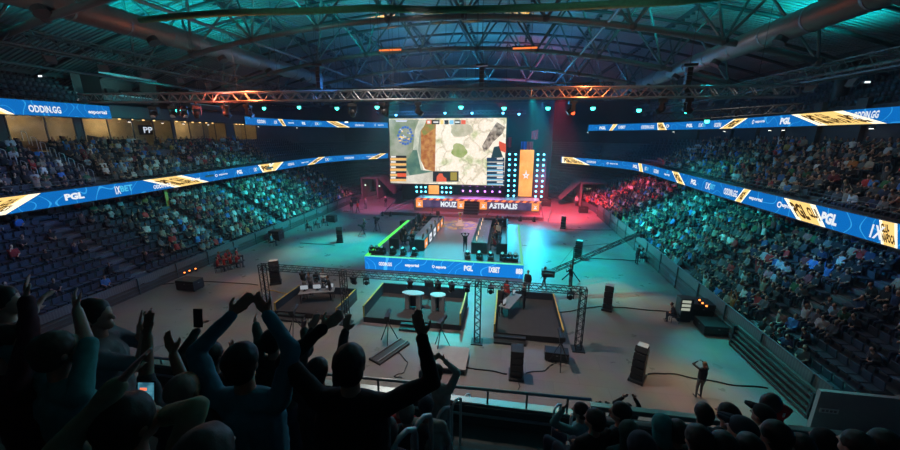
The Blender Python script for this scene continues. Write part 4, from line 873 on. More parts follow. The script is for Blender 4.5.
case(onZ(556,359),(1.15,.6,.52),-.05,'wide black loudspeaker lying beside the tripod near the goal-post foot','floor_monitor','loudspeaker')
for px,py,d,lab in((191,289,(1.5,.9,.8),'large black control case with small orange lamps against the suites-side barrier'),(277,240,(1.2,.9,1.1),'dark equipment case by the suites-side barrier, behind the red-shirted group'),(332,222,(1.2,.8,.9),'low dark case against the suites-side barrier beyond the crew'),(697,318,(1.7,1.0,1.15),'dark control desk case with small orange lamps against the jib-side barrier'),(712,331,(1.5,1.2,.6),'low black covered case beside the control desk at the jib-side barrier'),(624,232,(.9,.9,1.2),'black case at the foot of the red-lit end of the jib-side barrier'),(352,203,(2.2,1.,1.),'dark cases stacked beside the tunnel entrance on the suites side'),(546,206,(1.4,1.,1.1),'dark case near the ramp on the jib side of the rear stage'),(583,213,(1.2,.8,1.),'dark case in front of the jib-side tunnel'),(404,226,(.8,.8,.7),'small black case standing behind the green stage edge')):
    p=onZ(px,py); case((p.x,p.y,0),d,.0 if px not in(697,712) else .0,lab)
# rack with lit displays
p=onZ(684,322); t=thing('equipment_rack','open equipment rack with pale lit displays beside the crouching crew member','rack',(p.x,p.y+.3,0)); MB().bx(p.x-.35,p.x+.35,p.y,p.y+.6,0,1.5).build('cabinet',M['black'],t,bevel=.01)
for k in range(3): MB().bx(p.x-.28,p.x+.2,p.y-.01,p.y,.75+.25*k,.92+.25*k).build('display',emis('rack_display',(.45,.5,.4),.8),t)
orl=emis('orange_lamp',(1.,.22,.04),4.)
def lamp_small(loc,lab,grp):
    t=thing('effect_lamp',lab,'lamp',loc,group=grp); b=MB(); b.tube(loc,(loc[0],loc[1],loc[2]+.16),.09,.07,n=10); b.build('body',M['black'],t); b=MB(); b.ell((loc[0],loc[1],loc[2]+.19),(.06,.06,.05),nu=8,nv=6); b.build('bulb',orl,t)
for px,py,z,g in((185,275,.81,'orange effect lamps on the suites-side control case'),(190,273,.81,'orange effect lamps on the suites-side control case'),(196,271,.81,'orange effect lamps on the suites-side control case'),(702,306,1.15,'orange effect lamps on the jib-side control desk'),(706,309,1.15,'orange effect lamps on the jib-side control desk'),(699,303,1.15,'orange effect lamps on the jib-side control desk')):
    p=onZ(px,py,z); lamp_small(tuple(p),'glowing orange effect lamp, %s on the %s'%({185:'lowest',190:'middle one',196:'highest',702:'middle one',706:'lowest',699:'highest'}[px],'suites-side control case' if px<300 else 'jib-side control desk'),g)
# jib crane
pb=onZ(571,283); tip=Vector((pb.x-2.9,pb.y-1.2,.0)); a=onY(548,273,24.6); e=onY(641,233,29.)
t=thing('camera_jib_crane','long black camera jib crane reaching over the floor towards the jib-side stand','camera crane',(pb.x,pb.y,0))
b=MB(); 
for k in range(3):
    an=k*2.1+.4; b.tube((pb.x+.75*math.cos(an),pb.y+.75*math.sin(an),.05),(pb.x,pb.y,1.0),.05)
b.tube((pb.x,pb.y,.9),(pb.x,pb.y,2.0),.07); b.build('tripod',M['black'],t)
b=MB(); b.truss(a,e,.16,.26,.03,1.2); b.build('boom',M['black'],t); b=MB(); top=Vector((pb.x,pb.y,2.9)); b.tube((pb.x,pb.y,1.9),top,.04); b.tube(top,a.lerp(e,.08),.012,n=4); b.tube(top,a.lerp(e,.75),.012,n=4); b.build('stay_cable',M['dsteel'],t)
b=MB(); b.box(tuple(a),(.9,.5,.5)); b.tube(a+Vector((-.45,-.3,0)),a+Vector((.3,-.5,.1)),.12); b.build('counterweight',M['black'],t,bevel=.03)
b=MB(); b.box(tuple(e+Vector((.1,.1,-.25))),(.25,.4,.25)); b.tube(e+Vector((.1,-.1,-.25)),e+Vector((.1,-.35,-.25)),.08); b.build('camera',M['black'],t)
# tripod cameras
def tripod_cam(px,py,rz,lab,h=1.45,base=0.):
    p=onZ(px,py,base); t=thing('tripod_camera',lab,'camera',(p.x,p.y,base),rz)
    for k in range(3):
        an=k*2.094+.5; MB().tube((.55*math.cos(an),.55*math.sin(an),.02),(0,0,h-.15),.025,n=6).build('leg',M['dsteel'],t,local=True)
    b=MB(); b.box((0,0,h-.05),(.16,.16,.16)); b.tube((0,0,h-.1),(.1,-.7,h-.25),.015,n=5); b.build('fluid_head',M['black'],t,local=True)
    b=MB(); b.box((0,.0,h+.15),(.22,.5,.26)); b.box((0,-.3,h+.22),(.26,.1,.2)); b.build('camera_body',M['black'],t,local=True,bevel=.015)
    b=MB(); b.tube((0,.25,h+.15),(0,.7,h+.15),.09,.11,n=14); b.build('lens',M['black'],t,local=True); return t
tripod_cam(389,343,.2,'broadcast camera on a tripod in front of the central platform steps, suites side'); tripod_cam(441,350,-.2,'broadcast camera on a tripod beside the cables on the low deck')
tripod_cam(559,366,0,'thin tripod stand behind the wide floor loudspeaker'); tripod_cam(296,337,.3,'slim tripod standing by the corner of the suites-side platform')
tripod_cam(378,232,.9,'broadcast camera on a tripod pointing at the centre stage from the suites side'); tripod_cam(363,236,1.1,'low tripod camera behind the two standing crew on the suites side',1.0)
# camera track ramp and low deck
p=onZ(390,352); t=thing('camera_track','short grey camera track ramp lying in front of the central platform','track',(p.x,p.y,0),-.45)
for sx in(-.25,.25): MB().bx(sx-.03,sx+.03,-1.1,1.1,.12,.2).build('rail',M['alu'],t,local=True)
MB().bx(-.4,.4,-1.1,1.1,0,.12).build('base',M['dsteel'],t,local=True,bevel=.01)
p=onZ(446,359,.3); t=thing('low_deck','low pale square deck with black skirt in front of the central platform','deck',(p.x,p.y,0)); MB().bx(-1.15,1.05,-.7,1.1,.25,.32).build('deck_board',mat('pale_deck',(.30,.29,.28),.5,var=.15),t,local=True,bevel=.006); MB().bx(-1.1,1.,-.65,1.05,0,.25).build('skirt',M['blackm'],t,local=True)
# steps in front
# cables
def cable(pts,lab,r=.022,m=None):
    P=[onZ(px,py,.03) for px,py in pts]; b=MB(); Q=[]
    for i in range(len(P)-1):
        for k in range(6): Q.append(P[i].lerp(P[i+1],k/6)+Vector((0,.04*math.sin((i*6+k)*.9),0)))
    Q.append(P[-1]); b.path(Q,r,5); o=b.build('floor_cable',m or M['black']); tag(o,lab,'cable')
cable([(538,314),(570,311),(600,306),(640,309),(672,312)],'black cable running from the small platform past the pale-topped loudspeaker to the barrier',.03)
cable([(648,374),(668,373),(690,377),(728,384),(768,388)],'black cable curving from the tall loudspeaker past the lone person',.03)
cable([(452,366),(480,369),(507,374)],'black cable between the low deck and the straight loudspeaker tower',.03)
cable([(517,379),(520,386),(517,393)],'short black cable trailing from the straight loudspeaker tower'); cable([(526,373),(545,370),(556,362)],'thin black cable linking the tower and the wide floor loudspeaker')
cable([(398,352),(408,362),(404,372),(394,376),(402,378)],'thin looping cable beside the camera track'); cable([(437,352),(446,350),(452,354),(447,358)],'looped cable lying on the low pale deck')
cable([(150,286),(190,281),(240,283),(258,285)],'dark cable crossing the floor between the suites-side barrier and the first truss tower',.03); cable([(268,290),(285,293),(300,298)],'yellow cable on the floor beside the first truss tower',.03,M['yel'])
cable([(560,229),(590,230),(625,230)],'dark cable across the red-lit floor by the jib-side barrier',.03); cable([(583,258),(610,259),(640,261)],'dark cable across the floor behind the jib crane',.03)
cable([(300,243),(320,244),(335,245)],'dark cable from the suites-side case to the open-floor loudspeaker',.03)
# tunnels at the far corners
pinkw=mat('tunnel_wall',(.12,.10,.10),.8,var=.15)
def tunnel(pxl,pxr,py0,py1,Y,lab):
    a=onY(pxl,py0,Y); c=onY(pxr,py1,Y); x0,x1=a.x,c.x; zt=a.z; t=thing('tunnel_entrance',lab,'tunnel',((x0+x1)/2,Y,0))
    b=MB(); b.bx(x0-.3,x0,Y,Y+5,0,zt); b.bx(x1,x1+.3,Y,Y+5,0,zt); b.bx(x0-.3,x1+.3,Y,Y+5,zt,zt+.3); b.bx(x0,x1,Y+4.8,Y+5,0,zt); b.build('shell',pinkw,t)
    m_=(x0+x1)/2; MB().bx(m_-.2,m_+1.0,Y+4.7,Y+4.78,0,2.3).build('lit_doorway',emis('tunnel_lit_door',(.75,.6,.4),1.),t)
    MB().add([(x1+.3,Y,zt+.3),(x1+.3,Y+5,zt+.3),(x1+3.2,Y+3,1.),(x1+3.2,Y,1.)],[(0,1,2,3)]).build('sloping_side_wall',pinkw,t); MB().add([(x0-.3,Y,zt+.3),(x0-.3,Y+5,zt+.3),(x0-3.2,Y+3,1.),(x0-3.2,Y,1.)],[(0,3,2,1)]).build('sloping_side_wall',pinkw,t)
    return t
tunnel(362,377,179,203,58.,'lit tunnel entrance in the far corner on the suites side'); tunnel(583,603,184,206,57.,'lit tunnel entrance in the far corner on the jib side')
for px,py,lab in ((365.5,185,'small green-white lamp above the suites-side tunnel'),(379.5,186,'small warm lamp beside the suites-side tunnel')):
    p=onY(px,py,57.8); t=thing('exit_lamp',lab,'lamp',p); MB().box(p,(.3,.1,.25)).build('housing',M['wall2'],t); MB().box((p.x,p.y-.07,p.z),(.24,.03,.2)).build('lens',emis('ex_lens',(.7,1,.7),1.6),t)
# red bag and round dark lamp near the near end of the barrier
# ---------------------------------------------------------------- people
V=Vector
def bone(p,q,r0,r1,reg): return ('c',V(p),V(q),r0,r1,reg)
def eli(c,r,reg,R=None): return ('e',V(c),r,R,reg)
def solve_arm(S,W,hint,l1=.29,l2=.26):
    S=V(S); W=V(W); d=W-S; L=d.length; mx=(l1+l2)*.985
    if L>mx: W=S+d*(mx/L); d=W-S; L=mx
    L=max(L,.12); a=(l1*l1-l2*l2+L*L)/(2*L); h=math.sqrt(max(l1*l1-a*a,0)); u=d.normalized(); hh=V(hint)-S; hh-=u*hh.dot(u)
    if hh.length<1e-4: hh=V((0,0,-1))-u*(-u.z)
    return S+u*a+hh.normalized()*h, W
def pose(kind='stand',wrL=None,wrR=None,elL=None,elR=None,lean=0.,headyaw=0.,headpitch=0.,w=1.,step=0.):
    J={}; w_=.185*w
    if kind=='stand': hz=.94; J['hip']=V((0,0,hz)); J['chest']=V((0,lean*.35,hz+.36)); J['neck']=V((0,lean*.5,hz+.53)); J['head']=V((0,lean*.55+.02,hz+.70))
    else: hz=.52; J['hip']=V((0,0,hz)); J['chest']=V((0,lean*.35,hz+.36-.05*abs(lean))); J['neck']=V((0,lean*.5,hz+.53-.1*abs(lean))); J['head']=V((0,lean*.58+.03,hz+.69-.13*abs(lean)))
    for s,n in((-1,'L'),(1,'R')):
        J['sh'+n]=J['chest']+V((s*w_,0,.115)); wr=wrL if n=='L' else wrR; el=elL if n=='L' else elR
        if wr is None: wr=J['sh'+n]+V((s*.06,.03,-.54)) if kind=='stand' else V((s*.1,.26,hz+.12))
        if el is None: el=J['sh'+n]+V((s*.25,-.15,-.3))
        J['el'+n],J['wr'+n]=solve_arm(J['sh'+n],wr,el)
        J['hip'+n]=J['hip']+V((s*.095,0,-.03))
        if kind=='stand': J['kn'+n]=V((s*.1,.03+s*step*.5,.5)); J['an'+n]=V((s*.11,s*step,.08))
        else: J['kn'+n]=V((s*.12,.42,.50)); J['an'+n]=V((s*.12,.40,.08))
    J['HR']=Matrix.Rotation(headyaw,3,'Z')@Matrix.Rotation(headpitch,3,'X'); J['kind']=kind; return J
def hand_prims(W,E,side,curl=.35,pn=None,k=1.):
    d=(V(W)-V(E)).normalized(); pn=V(pn) if pn else V((0,1,0)); pn=(pn-d*pn.dot(d)); pn=pn.normalized() if pn.length>.05 else d.orthogonal().normalized(); a=d.cross(pn).normalized()*side
    P=[]; W=V(W); kn=[]
    for i,(o,L) in enumerate(((-.030,.072),(-.010,.082),(.010,.077),(.029,.060))):
        base=W+d*.088*k+a*o*k; P.append(bone(W+d*.01,base,.016*k,.0125*k,'skin')); c=base; dd=d.copy(); r=.0095*k
        for seg in range(3):
            dd=(dd+pn*curl*(.5+.35*seg)+a*o*1.2*(seg==0)).normalized(); q=c+dd*L*k*(.44,.32,.26)[seg]; P.append(bone(c,q,r,r*.9,'skin')); c=q; r*=.9
    b0=W+d*.025*k-a*.022*k; b1=b0+(d*.6-a*.75+pn*.25).normalized()*.045*k; b2=b1+(d*.9-a*.35+pn*.3).normalized()*.035*k; P+= [bone(W,b0,.018*k,.016*k,'skin'),bone(b0,b1,.0145*k,.012*k,'skin'),bone(b1,b2,.012*k,.0095*k,'skin')]
    return P
def prims(J,hands=False,w=1.,curl=(.3,.3),pn=(None,None)):
    P=[]; h,c,n,H=J['hip'],J['chest'],J['neck'],J['head']; R=J['HR']
    for s in(-1,1):
        P.append(bone(h+V((s*.07*w,0,-.02)),c+V((s*.085*w,0,-.02)),.105*w,.112*w,'shirt')); P.append(bone(c+V((s*.05,0,.1)),c+V((s*.165*w,0,.10)),.078,.062,'shirt'))
    P.append(bone(h,c,.115*w,.12*w,'shirt')); P.append(bone(c+V((0,.015,.06)),n+V((0,0,-.03)),.10,.055,'shirt'))
    P.append(bone(h+V((-.08,-.01,-.06)),h+V((.08,-.01,-.06)),.115*w,.115*w,'legs'))
    P.append(bone(n+V((0,0,-.06)),H+V((0,-.01,-.05)),.058,.052,'skin'))
    P.append(eli(H+R@V((0,0,.02)),(.076,.096,.104),'skin',R)); P.append(bone(H+R@V((0,.035,-.045)),H+R@V((0,.062,-.075)),.055,.036,'skin'))
    P.append(bone(H+R@V((0,.092,.008)),H+R@V((0,.112,-.022)),.011,.015,'skin'))
    for s in(-1,1): P.append(eli(H+R@V((s*.077,-.005,-.005)),(.011,.02,.032),'skin',R))
    P.append(eli(H+R@V((0,-.026,.034)),(.086,.098,.108),'hair',R))
    for s,N in((-1,'L'),(1,'R')):
        S,E,W=J['sh'+N],J['el'+N],J['wr'+N]
        P.append(bone(S,E,.056,.043,'shirt')); P.append(bone(E,W,.042,.029,'sleeve'))
        if hands: P+=hand_prims(W,E,s,curl[0 if s<0 else 1],pn[0 if s<0 else 1])
        else:
            d=(W-E).normalized(); P.append(bone(W,W+d*.11,.03,.026,'skin'))
        P.append(bone(J['hip'+N],J['kn'+N],.088*w,.062,'legs')); P.append(bone(J['kn'+N],J['an'+N],.06,.042,'legs')); P.append(bone(J['an'+N]+V((0,-.02,-.035)),J['an'+N]+V((0,.16,-.04)),.042,.036,'shoe'))
    return P
def prim_mesh(P,infl=0.,n=10,h=3):
    b=MB()
    for p in P:
        if p[0]=='c': b.caps(p[1],p[2],p[3]+infl,p[4]+infl,n=n,h=h)
        else: b.ell(p[1],tuple(a+infl for a in p[2]),p[3],nu=n+4,nv=n)
    return b
def remesh(b,vox,smooth=2,fac=.5):
    me=bpy.data.meshes.new('t'); me.from_pydata([tuple(v) for v in b.v],[],b.f); o=bpy.data.objects.new('t',me); COL.objects.link(o)
    r=o.modifiers.new('r','REMESH'); r.mode='VOXEL'; r.voxel_size=vox; r.adaptivity=0
    if smooth: s=o.modifiers.new('s','SMOOTH'); s.factor=fac; s.iterations=smooth
    dg=bpy.context.evaluated_depsgraph_get(); dg.update(); m2=bpy.data.meshes.new_from_object(o.evaluated_get(dg)); bpy.data.objects.remove(o); bpy.data.meshes.remove(me); return m2
def face_centres(me):
    n=len(me.polygons); c=np.empty(n*3); me.polygons.foreach_get('center',c); return c.reshape(-1,3)
def classify(pts,P,regs):
    best=np.full(len(pts),9e9); idx=np.zeros(len(pts),int)
    for p in P:
        if p[0]=='c':
            a=np.array(p[1]); b=np.array(p[2]); d=b-a; t=np.clip(((pts-a)@d)/max(d@d,1e-9),0,1); dist=np.linalg.norm(pts-a-t[:,None]*d,axis=1)-(p[3]+(p[4]-p[3])*t)
        else:
            q=pts-np.array(p[1]); 
            if p[3] is not None: q=q@np.array(p[3])
            dist=(np.linalg.norm(q/np.array(p[2]),axis=1)-1)*min(p[2])
        m=dist<best; best[m]=dist[m]; idx[m]=regs.index(p[-1])
    return idx
REG=['skin','hair','shirt','sleeve','legs','shoe']
shirtM=obj_color_mat('shirt_cloth'); skinM=obj_color_mat('skin_tone',.6,'skin'); hairM=obj_color_mat('hair_tone',.7,'hair'); legsM=obj_color_mat('trouser_cloth',.85,'legs'); shoeM=mat('shoe_dark',(.05,.05,.055),.5); capM=M['black']
def small_person_mesh(name,J,vox,bare=False,pale_shoe=False,w=1.):
    P=prims(J,w=w); b=prim_mesh(P,0,n=8,h=2); me=remesh(b,vox,1,.4); idx=classify(face_centres(me),P,REG); me.name=name
    for m_ in (skinM,hairM,shirtM,skinM if bare else shirtM,legsM,shoeM): me.materials.append(m_)
    me.polygons.foreach_set('material_index',idx.astype(np.int32)); me.shade_smooth(); me.update(); return me
ss=math.sin
SITP=[dict(),dict(lean=.45),dict(wrL=(-.05,.25,.95),wrR=(.06,.28,1.0)),dict(wrR=(.06,.12,1.12),elR=(.3,.3,.7)),dict(lean=-.15,headyaw=.4),dict(lean=.2,headyaw=-.4,w=1.08),dict(wrL=(-.12,.2,.75),wrR=(.12,.2,.72),elL=(-.4,0,.7),elR=(.4,0,.7)),dict(wrL=(-.15,.15,1.5),wrR=(.15,.15,1.55),lean=.1)]
SITM=[small_person_mesh('seated_person',pose('sit',**k),.043,bare=(i%3==0),w=k.get('w',1.)) for i,k in enumerate(SITP)]
SITLOW=[small_person_mesh('seated_person_far',pose('sit',**k),.078,bare=(i%3==0)) for i,k in enumerate(SITP)]
STP=dict(idle=dict(step=.06),arms_folded=dict(wrL=(.08,.2,1.18),wrR=(-.08,.22,1.2),elL=(-.3,.2,1.0),elR=(.3,.2,1.0)),operate=dict(wrL=(-.1,.38,1.35),wrR=(.12,.35,1.4),lean=.15,elL=(-.4,.1,1.),elR=(.4,.1,1.)),walk=dict(step=.2,wrL=(-.24,.2,.95),wrR=(.24,-.15,.95)),
  photo=dict(wrL=(-.08,.26,1.62),wrR=(.1,.26,1.6),elL=(-.45,.2,1.35),elR=(.45,.2,1.35)),point=dict(wrR=(.5,.35,1.3),lean=.05),head_hands=dict(wrL=(-.12,-.02,1.72),wrR=(.12,-.02,1.72),elL=(-.5,.15,1.6),elR=(.5,.15,1.6)))
STM={k:small_person_mesh('standing_person',pose('stand',**v),.036) for k,v in STP.items()}
CROUCH=pose('sit',lean=.5,wrL=(-.1,.4,.75),wrR=(.1,.4,.78)); 
PEOPLE=0
def put_person(me,loc,rz,col,lab,grp=None,s=1.):
    global PEOPLE; PEOPLE+=1
    o=bpy.data.objects.new('person',me); COL.objects.link(o); o.location=loc; o.rotation_euler=(0,0,rz); o.scale=(s,)*3; o.color=(*col,1); return tag(o,lab,'person',grp)
BK=(.012,.012,.015); RD=(.5,.03,.03); GY=(.15,.15,.16); WHT=(.6,.6,.58); GRN=(.03,.12,.07)
def fp(px,py,pz,z,kind,rz,col,lab,grp=None,s=1.):
    p=onZ(px,py,z); return put_person(STM[kind],(p.x,p.y,z),rz,col,lab,grp,s)
fp(698,397,0,0,'photo',.25,BK,'person in black standing alone on the floor raising a camera, in white shoes')
# white trainers of the lone person
fp(386,207,0,0,'idle',2.8,BK,'person in dark clothes standing at the foot of the suites-side tunnel')
fp(364,234,0,0,'operate',-1.2,BK,'person in black bending over a camera beyond the open-floor loudspeaker')
fp(376,231,0,0,'idle',-1.5,BK,'person in black standing tall between the cameras and the green stage edge')
fp(544,289,0,0,'walk',1.2,GY,'person in grey walking behind the goal-post truss beside the crane counterweight')
fp(465,252,0,1.2,'head_hands',.1,BK,'person in black on the centre stage with both hands at the head')
fp(413,250,0,1.2,'arms_folded',3.0,BK,'person in black standing at the near end of the team desk with orange panels')
fp(438,222,0,.0,'idle',3.0,(.08,.06,.05),'person in brown standing behind the far end of the team desk with orange panels')
fp(517,204,0,0,'idle',2.,BK,'person in dark clothes in front of the rear stage boards') if 0 else None
fp(552,238,0,0,'idle',2.,BK,'person') if 0 else None
fp(576,206,0,0,'idle',3.0,WHT,'person in pale clothes at the mouth of the jib-side tunnel'); fp(587,208,0,0,'walk',3.3,RD,'person in red beside the jib-side tunnel mouth'); fp(594,209,0,0,'idle',2.7,BK,'person in black by the jib-side tunnel next to the red-clad one')
fp(570,287,0,0,'operate',.9,BK,'person in black steering the jib crane at its base')
fp(636,264,0,0,'operate',-1.2,BK,'person in black tending cases at the jib-side barrier under the crane boom'); fp(352,212,0,0,'idle',3.2,BK,'person in black by the dark cases near the suites-side tunnel')
fp(358,213,0,0,'walk',2.6,RD,'person in a red top near the suites-side tunnel'); fp(366,209,0,0,'idle',2.9,GY,'person in grey near the suites-side tunnel')
for i,(px,py,c,rz,k,l) in enumerate(((306,299,WHT,2.6,'idle','person in a pale shirt on the suites-side platform, first from the truss tower'),(312,296,GY,2.9,'operate','person in grey leaning over the table on the suites-side platform'),(325,292,(.55,.6,.65),-2.8,'arms_folded','person in light blue by the back wall of the suites-side platform'),(331,300,BK,2.2,'operate','person in black on the suites-side platform in front of the screens'),
  (500,313,BK,-.6,'operate','person in black at the narrow crew table beside the steps'),(506,305,RD,-.8,'idle','person in a red and white top at the narrow crew table'),(524,309,BK,1.2,'operate','person in black standing alone in the middle of the jib-side platform'),(527,294,BK,2.6,'idle','person in black at the back wall of the jib-side platform'))):
    fp(px,py,0,.35,k,rz,c,l)
# players at the desks
for k in range(5):
    y=29.6+k*1.85
    put_person(SITM[1 if k%2 else 2],(-9.05,y,1.2),-math.pi/2,[BK,(.55,.1,.02),BK,(.1,.1,.1),(.4,.08,.03)][k],'person in %s jersey'%('a black','an orange','a black','a dark grey','a rust')[k]+' seated at the orange-panelled desk, %s in line'%'first second third fourth fifth'.split()[k])
    put_person(SITM[2 if k%2 else 1],(-.85,y-.1,1.2),math.pi/2,[(.4,.03,.04),BK,(.3,.03,.04),BK,(.25,.04,.04)][k],'person in %s jersey'%('a red','a black','a dark red','a black','a maroon')[k]+' seated at the jib-side team desk, %s in line'%'first second third fourth fifth'.split()[k])
    for x,rz,g in((-9.15,-math.pi/2,'first desk'),(-.75,math.pi/2,'second desk')):
        if k==0 and x<-5:
            GC=thing('gaming_chair','','chair'); MB().box((0,0,.44),(.5,.5,.1)).build('seat',M['black'],GC,bevel=.03); b=MB(); b.box((0,-.3,.85),(.48,.1,.85),tilt=Matrix.Rotation(.12,3,'X')); b.build('backrest',M['black'],GC,bevel=.04); b=MB(); b.tube((0,0,.1),(0,0,.4),.03); 
            for q in range(5): b.tube((0,0,.1),(.3*math.cos(q*1.257),.3*math.sin(q*1.257),.04),.02)
            b.build('swivel_base',M['dsteel'],GC); GC.location=(x,y,1.2); GC.rotation_euler=(0,0,rz); GC['label']='black gaming chair behind the orange-panelled desk, first in line'; GC['group']='chairs at the first desk'
        else: dup(GC,(x,y-(.1 if x>-5 else 0),1.2),rz,'black gaming chair behind the %s, %s in line'%('orange-panelled desk' if x<-5 else 'jib-side team desk',ORDW[k]),'chairs at the '+g)
fp(404,244,0,1.2,'idle',2.9,BK,'person in black standing inside the near end of the orange-panelled desk'); fp(498,240,0,1.2,'idle',2.9,WHT,'person in a white top standing in the aisle of the jib-side team desk')
# red-shirted group by the suites-side barrier
folding=None
for k in range(8):
    px=219+(k%4)*6.3; py=(272,266)[k//4]-(k%4)*1.4; p=onZ(px,py)
    put_person(SITM[(k*3)%7],(p.x,p.y,0),-1.0+.2*(k%3),RD,'person in a bright red shirt, %s seat of the cluster by the suites-side barrier'%ORDW[k],'red-shirted group by the suites-side barrier')
    b=MB(); 
    if folding is None:
        folding=thing('folding_chair','black folding chair, first seat of the red-shirted cluster','chair',(p.x,p.y,0),-1.0,'folding chairs of the red-shirted group'); MB().box((0,0,.40),(.42,.42,.04)).build('seat',M['black'],folding,local=True); MB().box((0,-.22,.7),(.42,.03,.3)).build('backrest',M['black'],folding,local=True)
        for sx in(-.19,.19):
            MB().tube((sx,-.2,0),(sx,-.22,.85),.014,n=5).build('leg',M['dsteel'],folding,local=True); MB().tube((sx,.2,0),(sx,.2,.4),.014,n=5).build('leg',M['dsteel'],folding,local=True)
    else: dup(folding,(p.x,p.y,0),-1.0+.2*(k%3),'black folding chair, %s seat of the red-shirted cluster'%ORDW[k],'folding chairs of the red-shirted group')
def seated(px,py,rz,col,lab,i=1,s=.95):
    p=onZ(px,py); put_person(SITM[i],(p.x,p.y,0),rz,col,lab,None,s); dup(folding,(p.x,p.y,0),rz,'black folding chair under the '+lab,'__x'); 
    o=bpy.data.objects[-1] if 0 else None
def seat_l(px,py,rz,col,lab,i=1):
    p=onZ(px,py); put_person(SITM[i],(p.x,p.y,0),rz,col,lab); r=dup(folding,(p.x,p.y,0),rz,'black folding chair under the '+lab.split(' seated')[0].split(' crouched')[0]+(' by the case' if 'case' in lab else ' on the floor')); 
    if 'group' in r.keys(): del r['group']
seat_l(674,322,1.4,BK,'person with a red scarf crouched beside the equipment rack',1); seat_l(272,246,-1.2,(.1,.4,.45),'person in teal seated by the dark equipment case',0)
for i,(px,py) in enumerate(((308,231),(316,228),(324,226))): seat_l(px,py,-1.2,[BK,GY,(.2,.05,.05)][i],['person in black seated first along the suites-side crew line','person in grey seated second along the suites-side crew line','person in maroon seated third along the suites-side crew line'][i],i)
seat_l(641,262,-1.4,(.1,.35,.4),'person in a teal jacket crouched by the barrier case under the crane boom',2)
# ---------------------------------------------------------------- crowd and stadium seats
def seat_mesh():
    b=MB(); b.box((0,.02,.42),(.40,.40,.05)); b.box((0,-.20,.64),(.39,.05,.36),tilt=Matrix.Rotation(-.16,3,'X')); b.box((-.235,-.05,.36),(.03,.36,.12)); b.box((.235,-.05,.36),(.03,.36,.12)); b.box((0,-.12,.2),(.08,.10,.4)); return b
ORD=('zeroth first second third fourth fifth sixth seventh eighth ninth tenth eleventh twelfth thirteenth fourteenth fifteenth sixteenth seventeenth eighteenth nineteenth').split()
TENS={2:'twent',3:'thirt',4:'fort',5:'fift',6:'sixt',7:'sevent',8:'eight',9:'ninet'}
def ordn(n):
    if n<20: return ORD[n]
    if n>=100: return 'hundred-and-'+ordn(n-100) if n>100 else 'hundredth'
    t,u=divmod(n,10); return TENS[t]+('ieth' if u==0 else 'y-'+ORD[u])
PAL=[('black',(.018,.018,.022),36),('dark grey',(.07,.07,.075),18),('grey',(.15,.15,.16),12),('white',(.6,.6,.58),12),('navy',(.03,.05,.12),8),('blue',(.06,.2,.5),6),('red',(.5,.04,.04),5),('maroon',(.2,.04,.05),3),('green',(.04,.16,.07),3),('beige',(.3,.24,.18),5),('pale blue',(.3,.42,.5),4),('yellow',(.4,.28,.06),1),('orange',(.6,.2,.05),1),('pink',(.6,.25,.3),1)]
PW=np.array([p[2] for p in PAL],float); PW/=PW.sum()
def occ(stand,side,row,x,Y):
    """chance that a seat is taken"""
    if stand=='low':
        if side=='jib': return 0. if Y>58 else (.93 if Y>24 else (.9 if Y>19. else (.75 if Y>16.8 else (.14 if row<3 else .4))))
        return 0. if Y>56 else (.93 if Y>29 else (.82 if Y>25.5 else ((.6 if row>4 else .4) if Y>22 else ((.4 if row>5 else .12) if Y>17 else .1))))
    if side=='jib': return 0. if Y>50 else (.9 if Y>17 else .85)
    return 0. if Y>47 else (.92 if Y>21 else .6)
AISLES={('low','jib'):(19.3,27.,35.,43.,51.),('low','suites'):(20.,28.,36.,44.,52.),('up','jib'):(24.,33.,42.),('up','suites'):(23.2,33.,43.)}
slots=[]
for stand,path,rows in(('low',BP,LOW),('up',RP,UP)):
    for r,(d,z) in enumerate(rows):
        s=.4; 
        while s<path.L-.3:
            p,n=path.at(s,d+.12); side='jib' if p[0]>-7 else 'suites'; s+=.51
            if p[1]<(13.9 if side=='jib' else 11): continue
            if any(abs(p[1]-a)<.6 for a in AISLES[(stand,side)]) and abs(n[0])>.7: continue
            if stand=='low' and p[1]>56 and abs(p[0]+7)<19 and 0: continue
            q=proj((p[0],p[1],z+1.))
            if not(-12<q[0]<912 and q[2]>1): continue
            if q[1]>470 or q[1]<0: continue
            hid=False
            if 385<q[0]<520 and q[1]<190: hid=True
            if p[1]>60: hid=True
            if p[1]>66 or (hid and p[1]>60 and not(555<q[0]<600 or 330<q[0]<392)): continue
            slots.append([q[2],stand,side,r,p,n,z,s])
slots.sort(key=lambda a:a[0])
# count along each row, from the near end of the stand
cnt={}
for sl in sorted(slots,key=lambda a:a[4][1]):
    k=(sl[1],sl[2],sl[3]); cnt[k]=cnt.get(k,0)+1; sl.append(cnt[k])
taken=[]; 
for sl in slots: taken.append(rng.random()<occ(sl[1],sl[2],sl[3],sl[4][0],sl[4][1]) and sl[4][1]<60)
WHERE={('low','jib'):'lower jib-side stand',('low','suites'):'lower suites-side stand',('up','jib'):'upper jib-side stand',('up','suites'):'upper suites-side stand'}
def lab_at(sl): return '%s, %s row, %s seat from near end'%(WHERE[(sl[1],sl[2])],ordn(sl[3]+1),ordn(sl[8]))
FORE=26; NP=300-PEOPLE-FORE
BBm=bpy.data.meshes.new; sm=seat_mesh(); seat_me=bpy.data.meshes.new('stadium_seat'); seat_me.from_pydata(sm.v,[],sm.f); seat_me.materials.append(M['seat'])
np_done=ns_done=0; rest_p=[]; rest_s=[]
